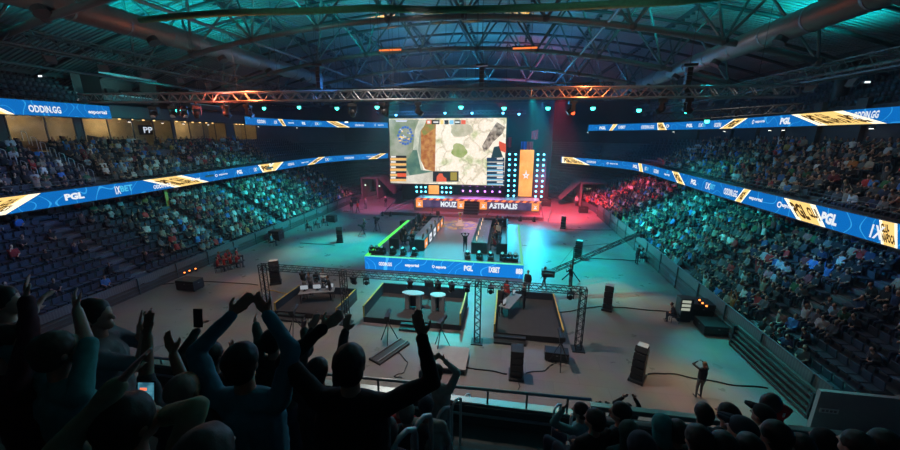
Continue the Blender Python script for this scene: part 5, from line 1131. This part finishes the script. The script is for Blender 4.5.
for sl,tk in zip(slots,taken):
    dist,stand,side,r,p,n,z,s=sl[:8]; rz=math.atan2(-n[1],-n[0])-math.pi/2
    if tk:
        ci=rng.choice(len(PAL),p=PW); c=np.array(PAL[ci][1])*rng.uniform(.75,1.25); r2=rz+rng.uniform(-.25,.25)+(.35 if side=='suites' else -.35)*.5*(-1)
        sc=rng.uniform(.93,1.06)
        if np_done<NP:
            put_person(SITM[rng.choice(len(SITM),p=[.22,.16,.14,.12,.12,.1,.1,.04])],(p[0],p[1],z-.02),r2,tuple(c),'%s top person, %s'%(PAL[ci][0],lab_at(sl)),'spectators in the '+WHERE[(stand,side)],sc); np_done+=1
        else: rest_p.append((p[0],p[1],z-.02,r2,sc,c))
    q=proj((p[0],p[1],z+.5))
    if ns_done<300 and (not tk) and 0<q[0]<900 and q[1]<440:
        o=bpy.data.objects.new('stadium_seat',seat_me); COL.objects.link(o); o.location=(p[0],p[1],z); o.rotation_euler=(0,0,rz); tag(o,'empty dark seat, '+lab_at(sl),'seat','empty seats in the '+WHERE[(stand,side)]); ns_done+=1
    else: rest_s.append((p[0],p[1],z,rz))
# third tier seats join the mass of seats
for rows,s0,s1 in((T3L,0,RP.find(98,14.,9.)),(T3R,RP.find(700,13.,9.),RP.L)):
    for d,z in rows:
        s=s0
        while s<s1:
            p,n=RP.at(s,d+.1); s+=.55; q=proj((p[0],p[1],z))
            if -10<q[0]<910 and q[2]>1: rest_s.append((p[0],p[1],z,math.atan2(-n[1],-n[0])-math.pi/2))
def mesh_arrays(me):
    nv=len(me.vertices); co=np.empty(nv*3); me.vertices.foreach_get('co',co); npoly=len(me.polygons); ls=np.empty(npoly,np.int32); lt=np.empty(npoly,np.int32); me.polygons.foreach_get('loop_start',ls); me.polygons.foreach_get('loop_total',lt)
    li=np.empty(len(me.loops),np.int32); me.loops.foreach_get('vertex_index',li); mi=np.empty(npoly,np.int32); me.polygons.foreach_get('material_index',mi); return co.reshape(-1,3),ls,lt,li,mi
def mass(name,src,items,colfn,material):
    arrs=[mesh_arrays(m_) for m_ in src]; Vs=[];LI=[];LT=[];CC=[];vb=0
    for k,it in enumerate(items):
        co,ls,lt,li,mi=arrs[k%len(arrs)] if len(src)>1 else arrs[0]; x,y,z,rz=it[:4]; sc=it[4] if len(it)>4 else 1.
        c,s=math.cos(rz),math.sin(rz); q=co*sc; Vs.append(np.stack([q[:,0]*c-q[:,1]*s+x,q[:,0]*s+q[:,1]*c+y,q[:,2]+z],1)); LI.append(li+vb); LT.append(lt); vb+=len(co)
        if colfn: CC.append(np.repeat(colfn(it)[mi],lt,axis=0))
    V_=np.concatenate(Vs).astype(np.float32); li=np.concatenate(LI).astype(np.int32); lt=np.concatenate(LT).astype(np.int32); ls=np.concatenate([[0],np.cumsum(lt)[:-1]]).astype(np.int32)
    me=bpy.data.meshes.new(name); me.vertices.add(len(V_)); me.vertices.foreach_set('co',V_.ravel()); me.loops.add(len(li)); me.loops.foreach_set('vertex_index',li); me.polygons.add(len(lt)); me.polygons.foreach_set('loop_start',ls); me.polygons.foreach_set('loop_total',lt)
    if colfn:
        at=me.color_attributes.new('Tint','FLOAT_COLOR','CORNER'); cc=np.concatenate(CC); cc=np.concatenate([cc,np.ones((len(cc),1))],1).astype(np.float32); at.data.foreach_set('color',cc.ravel())
    me.materials.append(material); me.update(calc_edges=True); me.validate(); o=bpy.data.objects.new(name,me); COL.objects.link(o); return o
def pcol(it):
    skin=np.array((.5,.3,.2))*rng.uniform(.45,1.1); hair=np.array((.03,.02,.015))*rng.uniform(.5,4); legs=np.array((.04,.045,.06))*rng.uniform(.5,2.); sh=np.array(it[5]); return np.stack([skin,hair,sh,skin if rng.random()<.35 else sh,legs,np.array((.05,.05,.05))])
if rest_p: tag(mass('crowd',SITLOW,rest_p,pcol,attr_mat('crowd_tint')),'dense seated crowd filling the lower and upper stands farther away','crowd',kind='stuff')
if rest_s: tag(mass('stadium_seating',[seat_me],rest_s,None,M['seat']),'rows of dark stadium seats across all stands beyond the closest blocks','seating',kind='stuff')
print('people',PEOPLE,'crowd',len(rest_p),'seats',ns_done,len(rest_s))
# aisle rails in the upper suites-side stand
b=0
for Ya in (20.3,23.2):
    for k in range(1,9,1):
        s=RP.find(proj((-33,Ya,8))[0],8.,2.) if 0 else None
        d=.9+.8*k; x=-31.2-d; z=6.9+.42*k; lab='looped steel handrail, %s step row of the %s stair aisle, upper suites-side stand'%(ORD[k],'lower' if Ya<21 else 'second')
        t=thing('aisle_handrail',lab,'handrail',(x,Ya,z),group='aisle handrails in the upper suites-side stand')
        b=MB(); b.path([(x,Ya,z),(x,Ya,z+.85),(x-.08,Ya,z+.95),(x-.45,Ya,z+1.05),(x-.5,Ya,z+1.0),(x-.5,Ya,z+.3)],.025,5); b.build('tube',M['rail'],t)
        b=MB(); b.box((x+.6 if 0 else x-.4,Ya,z+.1),(.4,1.1,.2))
# aisle steps
stepm=mat('aisle_step',(.12,.14,.17),.7)
for (stand,side),ys in AISLES.items():
    for Ya in ys:
        rows=LOW if stand=='low' else UP; b=MB(); sx=1 if side=='jib' else -1; x0=(12.5 if side=='jib' else -25.5) if stand=='low' else (17.2 if side=='jib' else -31.2)
        for d,z in rows: b.box((x0+sx*(d-.42),Ya,z-.16),(.28,1.1,.2))
        o=b.build('floor_side',stepm); struct(o)
# ---------------------------------------------------------------- near stand where the photographer stands
def rowfloor(Y): k=round((Y-.1)/.85); return 9.42-.663*k
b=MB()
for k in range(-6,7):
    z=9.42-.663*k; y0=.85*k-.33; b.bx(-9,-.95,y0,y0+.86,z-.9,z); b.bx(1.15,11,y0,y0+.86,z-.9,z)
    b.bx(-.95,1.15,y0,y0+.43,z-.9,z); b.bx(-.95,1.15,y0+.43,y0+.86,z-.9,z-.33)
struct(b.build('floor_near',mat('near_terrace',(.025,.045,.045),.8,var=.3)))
Yl=6.55
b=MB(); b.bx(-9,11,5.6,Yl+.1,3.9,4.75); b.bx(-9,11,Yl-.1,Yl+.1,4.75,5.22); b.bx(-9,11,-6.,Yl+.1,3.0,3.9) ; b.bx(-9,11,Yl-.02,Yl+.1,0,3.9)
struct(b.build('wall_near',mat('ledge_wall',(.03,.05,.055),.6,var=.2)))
t=thing('ledge_railing','teal-lit metal railing along the near ledge overlooking the floor','railing',(0,Yl,5.2)); rm=mat('ledge_metal',(.30,.36,.37),.3,.6,var=.1)
zr=lambda x: 5.60+.022*(x+1)
b=MB(); b.tube((-9,Yl,zr(-9)),(1.9,Yl,zr(1.9)),.035,n=8); b.build('top_rail',rm,t,smooth=True)
b=MB(); b.bx(-9,1.9,Yl-.06,Yl+.14,5.2,5.27); b.bx(1.9,11,Yl-.02,Yl+.12,5.40,5.52); b.bx(1.9,11,Yl-.12,Yl+.0,5.2,5.28); b.build('capping',rm,t,bevel=.015)
b=MB(); b.tube((-9,Yl-.12,5.02),(1.9,Yl-.12,5.02),.03,n=8); b.build('lower_rail',rm,t,smooth=True)
for x in np.arange(-8.4,2.2,.84): MB().tube((x-.25,Yl,4.8),(x-.25,Yl,zr(x)),.025,n=6).build('post',rm,t)
# looped aisle handrails
def loop(px,py,X,lab,grp,skew=.12):
    p=onX(px,py,X); t=thing('aisle_handrail',lab,'handrail',(p.x,p.y,p.z-1.),group=grp)
    z=p.z; y=p.y; b=MB(); b.path([(X,y-.02,z-1.3),(X,y-.02,z-.10),(X+.01,y+.02,z-.03),(X+.03,y+.07,z),(X+skew*.6,y+.16,z+.0),(X+skew,y+.21,z-.03),(X+skew,y+.24,z-.12),(X+skew,y+.24,z-1.4)],.024,10); b.build('tube',M['rail'],t,smooth=True)
    for yy,xx,zz in((y-.02,X,z-1.3),(y+.24,X+skew,z-1.4)): b=MB(); b.lathe((xx,yy,zz),[(.0,0),(.07,0),(.07,.02),(.0,.02)],12); b.build('foot_plate',M['rail'],t)
    return t
for i,(px,py) in enumerate(((392,446),(413,428),(437,416),(452,405),(463,399))): loop(px,py,-.80,'grey looped handrail on the suites side of the near aisle, %s'%['lowest of the five','second from the bottom','third, beside the capped person','fourth, below the waving person','last, beside the ledge'][i],'looped handrails on the suites side of the near aisle')
for i,(px,py) in enumerate(((592,430),(571,418),(554,410))): loop(px,py,1.08,'grey looped handrail on the jib side of the near aisle, %s'%['lowest of three','middle one of three','last, touching the ledge line'][i],'looped handrails on the jib side of the near aisle',.16)
# ---------------------------------------------------------------- people in the near stand
_cl={}
def cloth(name,col): return mat('cloth_'+name,col,.9,var=.25,scale=14,bump=.35,bscale=160)
skn=[mat('skin_light',(.46,.27,.2),.5,var=.1,scale=20),mat('skin_mid',(.28,.16,.1),.5,var=.1,scale=20)]
hairs=dict(dark=mat('hair_dark',(.014,.01,.008),.6,var=.4,scale=60,bump=.8,bscale=120),brown=mat('hair_brown',(.05,.03,.018),.6,var=.4,scale=60,bump=.8,bscale=120),grey=mat('hair_grey',(.18,.16,.14),.6,var=.3,scale=60,bump=.8,bscale=120))
denim=cloth('denim',(.03,.04,.07))
def fg(lab,head,d,rz,top,kind='stand',wL=None,wR=None,eL=None,eR=None,lean=0.,hy=0.,hp=0.,hair='dark',skin=0,short=False,vox=.011,curl=(.3,.3),pn=(None,None),w=1.,cap=None,hood=False,hands=True,bald=False,group=None):
    RZ=Matrix.Rotation(rz,3,'Z'); J0=pose(kind,lean=lean,w=w); best=None
    for dd in np.linspace(d*.82,d*1.22,41):
        hw=at_d(head[0],head[1],dd); s=1.; 
        for _ in range(3):
            root=hw-RZ@(J0['head']*s); fz=rowfloor(root.y)-(0 if kind=='stand' else 0); s=(hw.z-fz)/J0['head'].z
        c=abs(s-1.)*3+abs(dd-d)/d
        if best is None or c<best[0]: best=(c,dd,s,root,fz)
    _,dd,s,root,fz=best; s=min(max(s,.9),1.1); root=at_d(head[0],head[1],dd)-RZ@(J0['head']*s)
    def L(p,q=None):
        if p is None: return None
        wp=at_d(p[0],p[1],dd+(p[2] if len(p)>2 else 0.)); return (RZ.inverted()@(wp-root))/s
    J=pose(kind,wrL=L(wL),wrR=L(wR),elL=L(eL),elR=L(eR),lean=lean,headyaw=hy,headpitch=hp,w=w)
    P=prims(J,hands=hands,w=w,curl=curl,pn=pn); o=bpy.data.objects.new('person',None); COL.objects.link(o); o.location=root; o.rotation_euler=(0,0,rz); o.scale=(s,)*3; tag(o,lab,'person',group)
    def mk(name,P_,infl,m_,vx,sm=3,fold=0.):
        me=remesh(prim_mesh(P_,infl,n=14,h=4),vx,sm,.5); me.name=name
        if fold:
            n=len(me.vertices); co=np.empty(n*3); me.vertices.foreach_get('co',co); co=co.reshape(-1,3); no=np.array([v.normal[:] for v in me.vertices]); off=np.array([noise.noise(V((c[0]*9,c[1]*9,c[2]*14)))+.5*noise.noise(V((c[0]*24,c[1]*24,c[2]*30))) for c in co]); co+=no*(off*fold)[:,None]; me.vertices.foreach_set('co',co.ravel())
        me.materials.append(m_); me.shade_smooth(); me.update(); k=bpy.data.objects.new(name,me); COL.objects.link(k); k.parent=o; return k
    mk('body',[p for p in P if p[-1]!='hair'],0,skn[skin],vox)
    top_P=[p for p in P if p[-1]=='shirt' or (p[-1]=='sleeve' and not short)]
    mk('shirt',top_P,.009,top,vox*1.1,3,.008)
    mk('trousers',[p for p in P if p[-1]=='legs'],.012,denim,vox*1.8)
    mk('shoe',[p for p in P if p[-1]=='shoe'],.012,shoeM,vox*1.6)
    H=J['head']; R=J['HR']
    if cap is not None:
        b=MB(); b.ell((0,-.012,.055),(.092,.106,.088),nu=20,nv=12); b.caps((-.03,.09,.06),(-.02,.155,.048),.028,.02,n=8); b.caps((.03,.09,.06),(.02,.155,.048),.028,.02,n=8); b.caps((0,.09,.062),(0,.165,.05),.03,.02,n=8); b.v=[tuple(H+R@V(v)) for v in b.v]; b.build('cap',cap,o,smooth=True,local=True)
        mk('hair',[eli(H+R@V((0,-.025,.02)),(.083,.086,.085),'hair',R)],0,hairs[hair],.01,1,.003)
    elif hood:
        mk('hood',[eli(H+R@V((0,-.02,.02)),(.105,.112,.125),'h',R),bone(H+R@V((0,-.04,-.04)),J['neck']+V((0,-.03,0)),.10,.10,'h')],0,top,.012,2,.006)
    elif not bald: mk('hair',[eli(H+R@V((0,-.018,.036)),(.092,.108,.107),'hair',R),eli(H+R@V((0,-.045,-.015)),(.084,.072,.088),'hair',R)],0,hairs[hair],.009,1,.007)
    else: mk('hair',[eli(H+R@V((0,-.026,.034)),(.081,.092,.099),'hair',R)],0,hairs['grey'],.009,1,.002)
    return o,dd,s
blue=cloth('teal_blue',(.04,.19,.27)); blk=cloth('black',(.012,.012,.014)); mar=cloth('maroon',(.07,.018,.03)); gry=cloth('grey',(.16,.16,.165)); olv=cloth('olive',(.22,.23,.14)); tea=cloth('teal',(.05,.26,.26)); pal=cloth('pale_aqua',(.30,.38,.37)); dgn=cloth('dark_green',(.03,.06,.05)); crm=cloth('cream',(.4,.4,.36)); nav=cloth('navy',(.02,.03,.05)); redt=cloth('red',(.5,.03,.03)); greyd=cloth('dark_grey',(.05,.05,.055))
fg('person in a teal blue sweater seen from behind with both arms raised overhead',(243,363),2.05,.12,blue,wL=(231,316,.12),wR=(268,315,.12),eL=(196,344,.05),eR=(309,345,.05),hp=.1,vox=.009,curl=(.2,.2),w=1.05)
fg('large person in black seen from behind with one arm raised high, palm open',(350,365),1.95,.02,blk,wL=(322,330,.2),wR=(422,338,.1),eL=(296,360,.1),eR=(412,388,.05),hy=.15,hp=.05,vox=.009,curl=(.25,.15),w=1.12)
fg('person in a maroon long-sleeved top whose raised arm crosses the frame edge',(8,345),1.9,-.5,mar,wR=(29,284,.1),eR=(77,336,.0),wL=(-40,330,.1),eL=(-50,380,0),hy=-.7,vox=.01,curl=(.2,.2))
fg('person with short dark hair in a grey T-shirt turned sideways, clapping',(96,316),2.2,-.9,gry,wL=(141,325,.3),wR=(146,330,.1),eL=(112,352,.35),eR=(120,362,0),hy=-.35,short=True,vox=.01,curl=(.15,.15))
fg('person in an olive jacket holding up a lit phone beside a dark watch strap',(129,424),1.55,-.1,olv,wL=(117,386,-.05),wR=(160,418,.12),eL=(88,436,-.05),eR=(185,452,.0),hp=-.05,vox=.009,curl=(.08,.7),pn=((.7,.7,0),None),w=1.05)
fg('person with shaved hair in black clapping with bare forearms raised',(185,392),1.9,.1,greyd,wL=(147,331,.15),wR=(158,330,.15),eL=(145,372,.1),eR=(172,368,.1),short=True,bald=True,skin=1,vox=.01,curl=(.1,.1))
fg('person in a teal T-shirt with both forearms up behind the maroon sleeve',(57,352),2.35,-.2,tea,wL=(34,310,.2),wR=(77,300,.2),eL=(28,345,.1),eR=(86,340,.1),short=True,vox=.011,hair='brown')
fg('person half hidden at the frame edge with pale face, arms down',(4,302),2.7,-.6,greyd,hy=-.5,vox=.013,hands=False)
fg('person in black holding a dark phone up, behind the sweater wearer',(212,356),2.8,-.1,blk,wL=(196,332,.1),wR=(236,348,.2),eL=(190,368,0),eR=(240,372,0),vox=.012,curl=(.8,.3))
fg('dark-haired person in a dark green top clapping in the row below the blue sweater',(273,341),3.3,.05,dgn,wL=(256,325,.1),wR=(304,330,.1),eL=(258,352,0),eR=(300,352,0),vox=.012)
fg('person with arms stretched up wearing dark clothes, mostly behind the large black figure',(318,372),2.7,0,greyd,wL=(314,318,.1),wR=(345,330,.1),eL=(300,346,0),eR=(338,352,0),vox=.013)
fg('person at the frame bottom, only dark hair showing beside the sweater',(207,462),1.3,0,blk,hands=False,vox=.013)
fg('person in a pale aqua shirt waving both arms overhead by the ledge',(437,373),5.0,0,pal,wL=(433,361,.1),wR=(445,361,.1),eL=(425,375,0),eR=(452,376,0),vox=.014,hair='dark')
fg('person in a cream top and dark cap seated below the waving person',(426,407),4.2,.05,crm,kind='sit',cap=cloth('cap_dark',(.03,.04,.06)),vox=.014,hands=False)
fg('light-haired person in dark clothes seated beside the capped one',(407,412),4.1,.2,greyd,kind='sit',hair='grey',vox=.014,hands=False)
fg('person in a bright red top seated just beyond the light-haired one',(400,405),4.7,.1,redt,kind='sit',cap=cloth('cap_red',(.5,.03,.03)),vox=.014,hands=False)
fg('person in dark clothes seated lowest, ear visible, under the large black figure',(388,432),3.4,0,blk,kind='sit',vox=.014,hands=False)
fg('person in a pale teal sweater seated with elbow out, face in profile',(580,411),5.0,.9,cloth('pale_teal',(.15,.34,.34)),kind='sit',wL=(563,410,-.1),eL=(549,425,0),hy=.25,vox=.014)
fg('dark-haired person in black seated behind the lowest jib-side aisle handrail',(594,420),4.2,.5,blk,kind='sit',hy=.4,vox=.014,hands=False)
RIGHT=[((620,413),3.9,.7,blk,'dark-haired person in black in profile, below the raised hands',None,False),((628,432),3.5,.3,dgn,'person in a dark green hood behind the first profile',None,True),((640,447),2.9,.2,nav,'person in a navy hood at the frame bottom below the raised hands',None,True),
 ((661,425),3.7,.2,tea,'person in a dark teal beanie-like hood, short and round-headed',None,True),((677,431),3.3,.1,greyd,'person with reddish lit cheeks between two darker heads',None,False),((697,440),2.6,.15,blk,'large dark-haired head close to the frame bottom under the lone floor person',None,False),
 ((703,414),4.4,.0,greyd,'person in dark grey with hair just above the ledge line',None,False),((727,414),3.9,.4,blk,'dark-haired person in black with face turned to the floor, above the capped row',None,False),((741,432),3.1,.4,nav,'person in a dark cap in front of the face-turned person',cloth('cap_navy',(.02,.03,.05)),False),
 ((762,416),3.6,.3,blk,'person in a flat dark cap beside the red cloth',cloth('cap_black',(.012,.014,.016)),False),((774,436),3.0,.3,blk,'dark-haired person in black below the flat cap',None,False),((722,447),2.5,.1,tea,'person in teal cut by the frame bottom beside the large dark head',None,False),
 ((800,446),3.3,.2,greyd,'person in grey cut by the frame bottom under the end wall',None,False),((822,440),3.2,.2,blk,'bulky person in a black hood in front of the grey end wall',None,True),((855,446),3.1,.2,blk,'person in black with pale collar in front of the end wall',None,False),((882,445),3.0,.2,nav,'person in navy at the frame corner under the end wall',None,False),((748,449),2.4,0,blk,'dark head cut by the frame bottom below the navy cap',None,False)]
for (hd,d,rz,top,lab,cp,hd_) in RIGHT: fg(lab,hd,d,rz,top,kind='sit',hy=rz*.6,cap=cp,hood=hd_,hands=False,vox=.015)
# raised hands of two people standing below the ledge
for px,lab in((630,'person below the ledge with two raised hands showing, near the profile head'),(603,'person below the ledge with raised hands, closer to the handrails')):
    p=onY(px,395 if px==630 else 402,7.6); s=1.; rt=V((p.x,7.6,p.z-2.02)); J=pose('stand',wrL=(-.13,.05,1.88),wrR=(.14,.05,1.9),elL=(-.3,.1,1.6),elR=(.3,.1,1.6)); P=prims(J,hands=True,curl=(.1,.1)); o=bpy.data.objects.new('person',None); COL.objects.link(o); o.location=rt; tag(o,lab,'person')
    for nm,PP,i_,m_ in(('body',[q for q in P if q[-1]!='hair'],0,skn[0]),('shirt',[q for q in P if q[-1] in('shirt','sleeve')],.012,blk),('hair',[q for q in P if q[-1]=='hair'],.01,hairs['dark']),('trousers',[q for q in P if q[-1]=='legs'],.012,denim)):
        me=remesh(prim_mesh(PP,i_,n=10,h=3),.014,2); me.materials.append(m_); me.shade_smooth(); k=bpy.data.objects.new(nm,me); COL.objects.link(k); k.parent=o
fl=rt.z
struct(MB().bx(-9,11,Yl+.1,8.6,fl-.2,fl).build('floor_lower',M['tread']))
# phone held up by the person in olive
def phone(px,py,d,tilt,lab,lit):
    p=at_d(px,py,d); t=thing('mobile_phone',lab,'phone',p,.15); T=Matrix.Rotation(tilt,3,'X')
    b=MB(); b.box((0,0,0),(.076,.009,.155),tilt=T); b.build('case',M['black'],t,local=True,bevel=.004)
    if lit:
        b=MB(); b.box(tuple(T@V((0,-.0055,0))),(.068,.0015,.145),tilt=T); b.build('screen_image',emis_noise('phone_screen',(.02,.10,.16),(.10,.35,.45),22,.9),t,local=True); b=MB(); b.box(tuple(T@V((-.01,-.0068,.045))),(.03,.001,.012),tilt=T); b.build('screen_spot',emis('phone_red',(.9,.2,.1),1.2),t,local=True)
phone(147,399,1.50,-.25,'lit phone filming the arena, held by the person in the olive jacket',True); phone(198,318,2.85,-.2,'dark phone held up against the floor behind the sweater wearer',False)
p=onY(780,414,7.0); t=thing('red_scarf','bright red cloth with a small white mark hanging at the ledge near the end wall','cloth',p)
b=MB(); n=8; vs=[]
for i in range(n+1):
    for j in range(7): vs.append((p.x-.16+.32*i/n+.03*math.sin(j),p.y+.05*math.sin(i*1.4+j*.6),p.z+.22-.42*j/6-.05*abs(i-4)/4))
b.add(vs,[(i*7+j,i*7+j+1,(i+1)*7+j+1,(i+1)*7+j) for i in range(n) for j in range(6)]); o=b.build('cloth_sheet',mat('scarf_red',(.6,.02,.02),.8),t,smooth=True); o.modifiers.new('s','SOLIDIFY').thickness=.02
b=MB(); b.box((p.x,p.y-.09,p.z+.05),(.05,.01,.09),.3); b.build('white_mark',mat('scarf_white',(.8,.8,.8),.7),t)
p=onY(771,403,7.05); t=thing('round_speaker','dark rounded lamp housing standing beside the red cloth','lamp',(p.x,p.y,p.z-.2)); b=MB(); b.ell((p.x,p.y,p.z),(.19,.16,.22),nu=16,nv=12); b.build('housing',M['black'],t,smooth=True); b=MB(); b.tube((p.x,p.y,fl),(p.x,p.y,p.z-.15),.03); b.build('stand',M['dsteel'],t)
# ---------------------------------------------------------------- camera, light, world
cam=bpy.data.cameras.new('camera'); co=bpy.data.objects.new('camera',cam); COL.objects.link(co); cam.sensor_width=36; cam.lens=36*FPX/900; cam.clip_start=.05; cam.clip_end=400
F_=V((-_sy*_c,_cy*_c,-_s)); co.location=(0,0,CH); co.rotation_euler=F_.to_track_quat('-Z','Y').to_euler(); SC.camera=co
def spot(loc,aim,col,P,cone=50,blend=.6,r=.25):
    l=bpy.data.lights.new('stage_spot','SPOT'); l.energy=P; l.color=col; l.spot_size=math.radians(cone); l.spot_blend=blend; l.shadow_soft_size=r; o=bpy.data.objects.new('stage_spot',l); COL.objects.link(o); o.location=loc; o.rotation_euler=(V(aim)-V(loc)).to_track_quat('-Z','Y').to_euler(); return o
def point(loc,col,P,r=.5):
    l=bpy.data.lights.new('lamp_light','POINT'); l.energy=P; l.color=col; l.shadow_soft_size=r; o=bpy.data.objects.new('lamp_light',l); COL.objects.link(o); o.location=loc; return o
def area(loc,aim,col,P,sx,sy):
    l=bpy.data.lights.new('house_light','AREA'); l.energy=P; l.color=col; l.shape='RECTANGLE'; l.size=sx; l.size_y=sy; o=bpy.data.objects.new('house_light',l); COL.objects.link(o); o.location=loc; o.rotation_euler=(V(aim)-V(loc)).to_track_quat('-Z','Y').to_euler(); return o
TEAL=(.0,.78,.78); CY=(.05,.75,1.); REDL=(1.,.05,.08); BLU=(.05,.3,1.); WRM=(1.,.5,.22); NEU=(1.,.88,.8); MAG=(1.,.15,.4)
# floor washes
spot((-5,33,15.5),(-5,24.8,0),TEAL,52000,46,.9)
spot((-12,38,15.2),(-16,32,0),TEAL,46000,42,.9)
spot((2,40,15.2),(5,30,0),TEAL,60000,40,.9)
spot((4,46,15),(2.5,40,0),CY,30000,34,.8)
spot((10,26,14.5),(11.6,17,0),TEAL,14000,26,.9); spot((9,20,14.5),(11.8,14.3,0),TEAL,3500,22,.9); spot((6,22,15),(7,14.5,0),TEAL,900,34,1.)
spot((-11,36,15.5),(-11.5,34,1),TEAL,9000,24,.9); spot((1,36,15.5),(1.5,34,1),TEAL,12000,24,.9)
spot((-5,36,15.5),(-5,38,1),(.9,.25,.5),7000,40,.9)
spot((5,40,15.5),(8,52,0),REDL,130000,44,.9); spot((-15,40,15.5),(-20,54,0),MAG,30000,44,.8); spot((-5,38,15.5),(-6,49,1),REDL,16000,50,.8)
spot((5,44,15),(6,46,0),REDL,22000,40,.8)
for x,y,P in((-17,35,1500),(-19,22,1500),(7.5,25,2200),(8.5,15,1600),(10,23,1200),(-20,29,1000)): spot((x,y+4,16),(x,y,0),WRM,P*4.,20,1.)
# crowd washes
spot((-4,40,14),(16.5,36,1.5),TEAL,50000,46,1.); spot((-4,30,15),(17,25,2),TEAL,9000,34,.9); spot((-6,24,14.5),(19,22,4.5),BLU,15000,15,.9); spot((-2,46,15),(17,50,3),REDL,110000,30,1.)
spot((-8,40,15),(-29.5,40,1.5),TEAL,44000,44,1.); spot((-8,34,15),(-30,30,3),TEAL,13000,38,.9); spot((-8,20,15),(-30,17,3),BLU,6500,32,.9); spot((-6,22,14.5),(-34,19,8),BLU,9000,22,.9)
# unseen fill spots added overhead for dim ambient light
spot((-4,16,16.5),(-3,15.5,0),(1.,.80,.70),6200,92,.8); spot((-16,20,16.5),(-18,21,0),(1.,.78,.66),2000,70,.9)
for x,y,P in((-7,18,5200),(-7,40,3600),(14,22,2600),(-28,24,2600)): spot((x,y,15.),(x,y,0),NEU,P*.17,150,.8,.8)
spot((0,28,16),(24,26,9),(1.,.75,.68),1300,60,.9); spot((-10,30,16),(-36,26,9),(1.,.72,.6),1200,60,.9)
# roof uplights
for x,y,c,P in((-28.8,21.5,TEAL,2600),(-15,21.5,TEAL,2600),(10,21.5,TEAL,2400),(21.5,30.5,TEAL,1800),(-28.8,30.5,TEAL,1800),(11,30.5,TEAL,1800),(-14,30.5,TEAL,1500),(-6,48.5,CY,1400),(-34,13,TEAL,1500),(1,13,TEAL,700),(26,18,TEAL,1200),(4,39.5,CY,500),(-15,39.5,CY,700)): spot((x,y,17.),(x,y,23),c,P*1.35,155,.6,.4)
spot((0,46,16),(2,52,20),REDL,3500,70,.9)
point((-15.6,19.4,13.9),(1.,.2,.05),420,.1); point((3.7,19.4,13.8),(1.,.2,.05),300,.1); point((-17.5,19.3,12.6),(1.,.15,.08),150,.1)
for px,c_ in((382,(1.,.42,.05)),(438,(1.,.55,.06)),(468,(1.,.55,.06)),(520,(1.,.5,.05)),(385,(1.,.3,.04))):
    a_=onY(px,25 if px!=385 else 10,40.); spot((a_.x,39.6,19.8),(a_.x,40.2,23.2),c_,2600,60,.9)
point((-14,49,14.6),(.05,.35,1.),2000,.4); point((4,49,14.6),(.05,.35,1.),2000,.4); point((-5,49,15.4),(.03,.45,1.),2400,.4)
point((-37,31,13.9),TEAL,120,.3); spot((-30,30,17),(-39,32,15.5),TEAL,1500,50,.9)  # unseen teal lamps added to brighten the larger control box
for xx in(-22,-9,4): spot((xx,7,17),(xx-1,20,13.1),NEU,900,60,.9)  # unseen neutral spots added to lift the front truss
point((5.6,51.2,5.5),(.03,.4,1.),420,.5); area((4.4,51.8,5.5),(4.6,20,0),(.05,.7,1.),550,1.3,6.); area((.6,51.8,5.5),(.6,20,0),(.05,.7,1.),450,1.3,6.); area((-11,51.8,3.2),(-10,30,0),(.05,.6,1.),250,3,1.5); area((-4,51.9,3.2),(-4,30,0),(.8,.25,1.),250,6,1.)
spot((-9,42,13),(-9,47.5,1),REDL,5000,36,.8); spot((1,42,13),(1,47.5,1),REDL,5000,36,.8)
spot((-8,24,15),(-8.8,33,1.5),(1.,.7,.45),3500,26,.8); spot((-2,24,15),(-1.5,33,1.5),(1.,.7,.5),3500,26,.8)  # unseen warm spots added to brighten players and desks
# suites
for px in(40,125,200,246):
    s=RP.find(px,11.3,9.2); p,n=RP.at(s,10.5); point((p[0],p[1],12.2),(1.,.72,.38),{40:90,125:170,200:130,246:90}[px],.3)
# near stand: added fill lamps standing in for faint teal light from the hall
area((2,16,13.5),(-1,2.5,9),(.1,.8,.75),95,5,2)
point((-9,6,14.5),(.2,.7,1.),14,.6); spot((-1,22,13.),(0,6.5,5.3),CY,2600,17,.9); point((6,8,12),(.2,.9,.8),10,.5)
W=bpy.data.worlds.new('world'); W.use_nodes=True; W.node_tree.nodes['Background'].inputs[0].default_value=(.004,.012,.018,1); W.node_tree.nodes['Background'].inputs[1].default_value=1.; SC.world=W
vs_=SC.view_settings; vs_.view_transform='Standard'; vs_.look='None'; vs_.exposure=0.; vs_.gamma=1.; vs_.use_curve_mapping=False
HZ=True
if HZ:
    m,n,l=_nt('hall_haze'); o=n.new('ShaderNodeOutputMaterial'); v=n.new('ShaderNodeVolumeScatter'); v.inputs['Density'].default_value=.0010; v.inputs['Anisotropy'].default_value=.35; v.inputs['Color'].default_value=(.8,.9,1,1); l.new(v.outputs[0],o.inputs['Volume'])
    h=MB().bx(-49,39,-8,91,.05,23.2).build('haze',m); tag(h,'thin theatrical haze filling the whole hall','haze',kind='stuff')
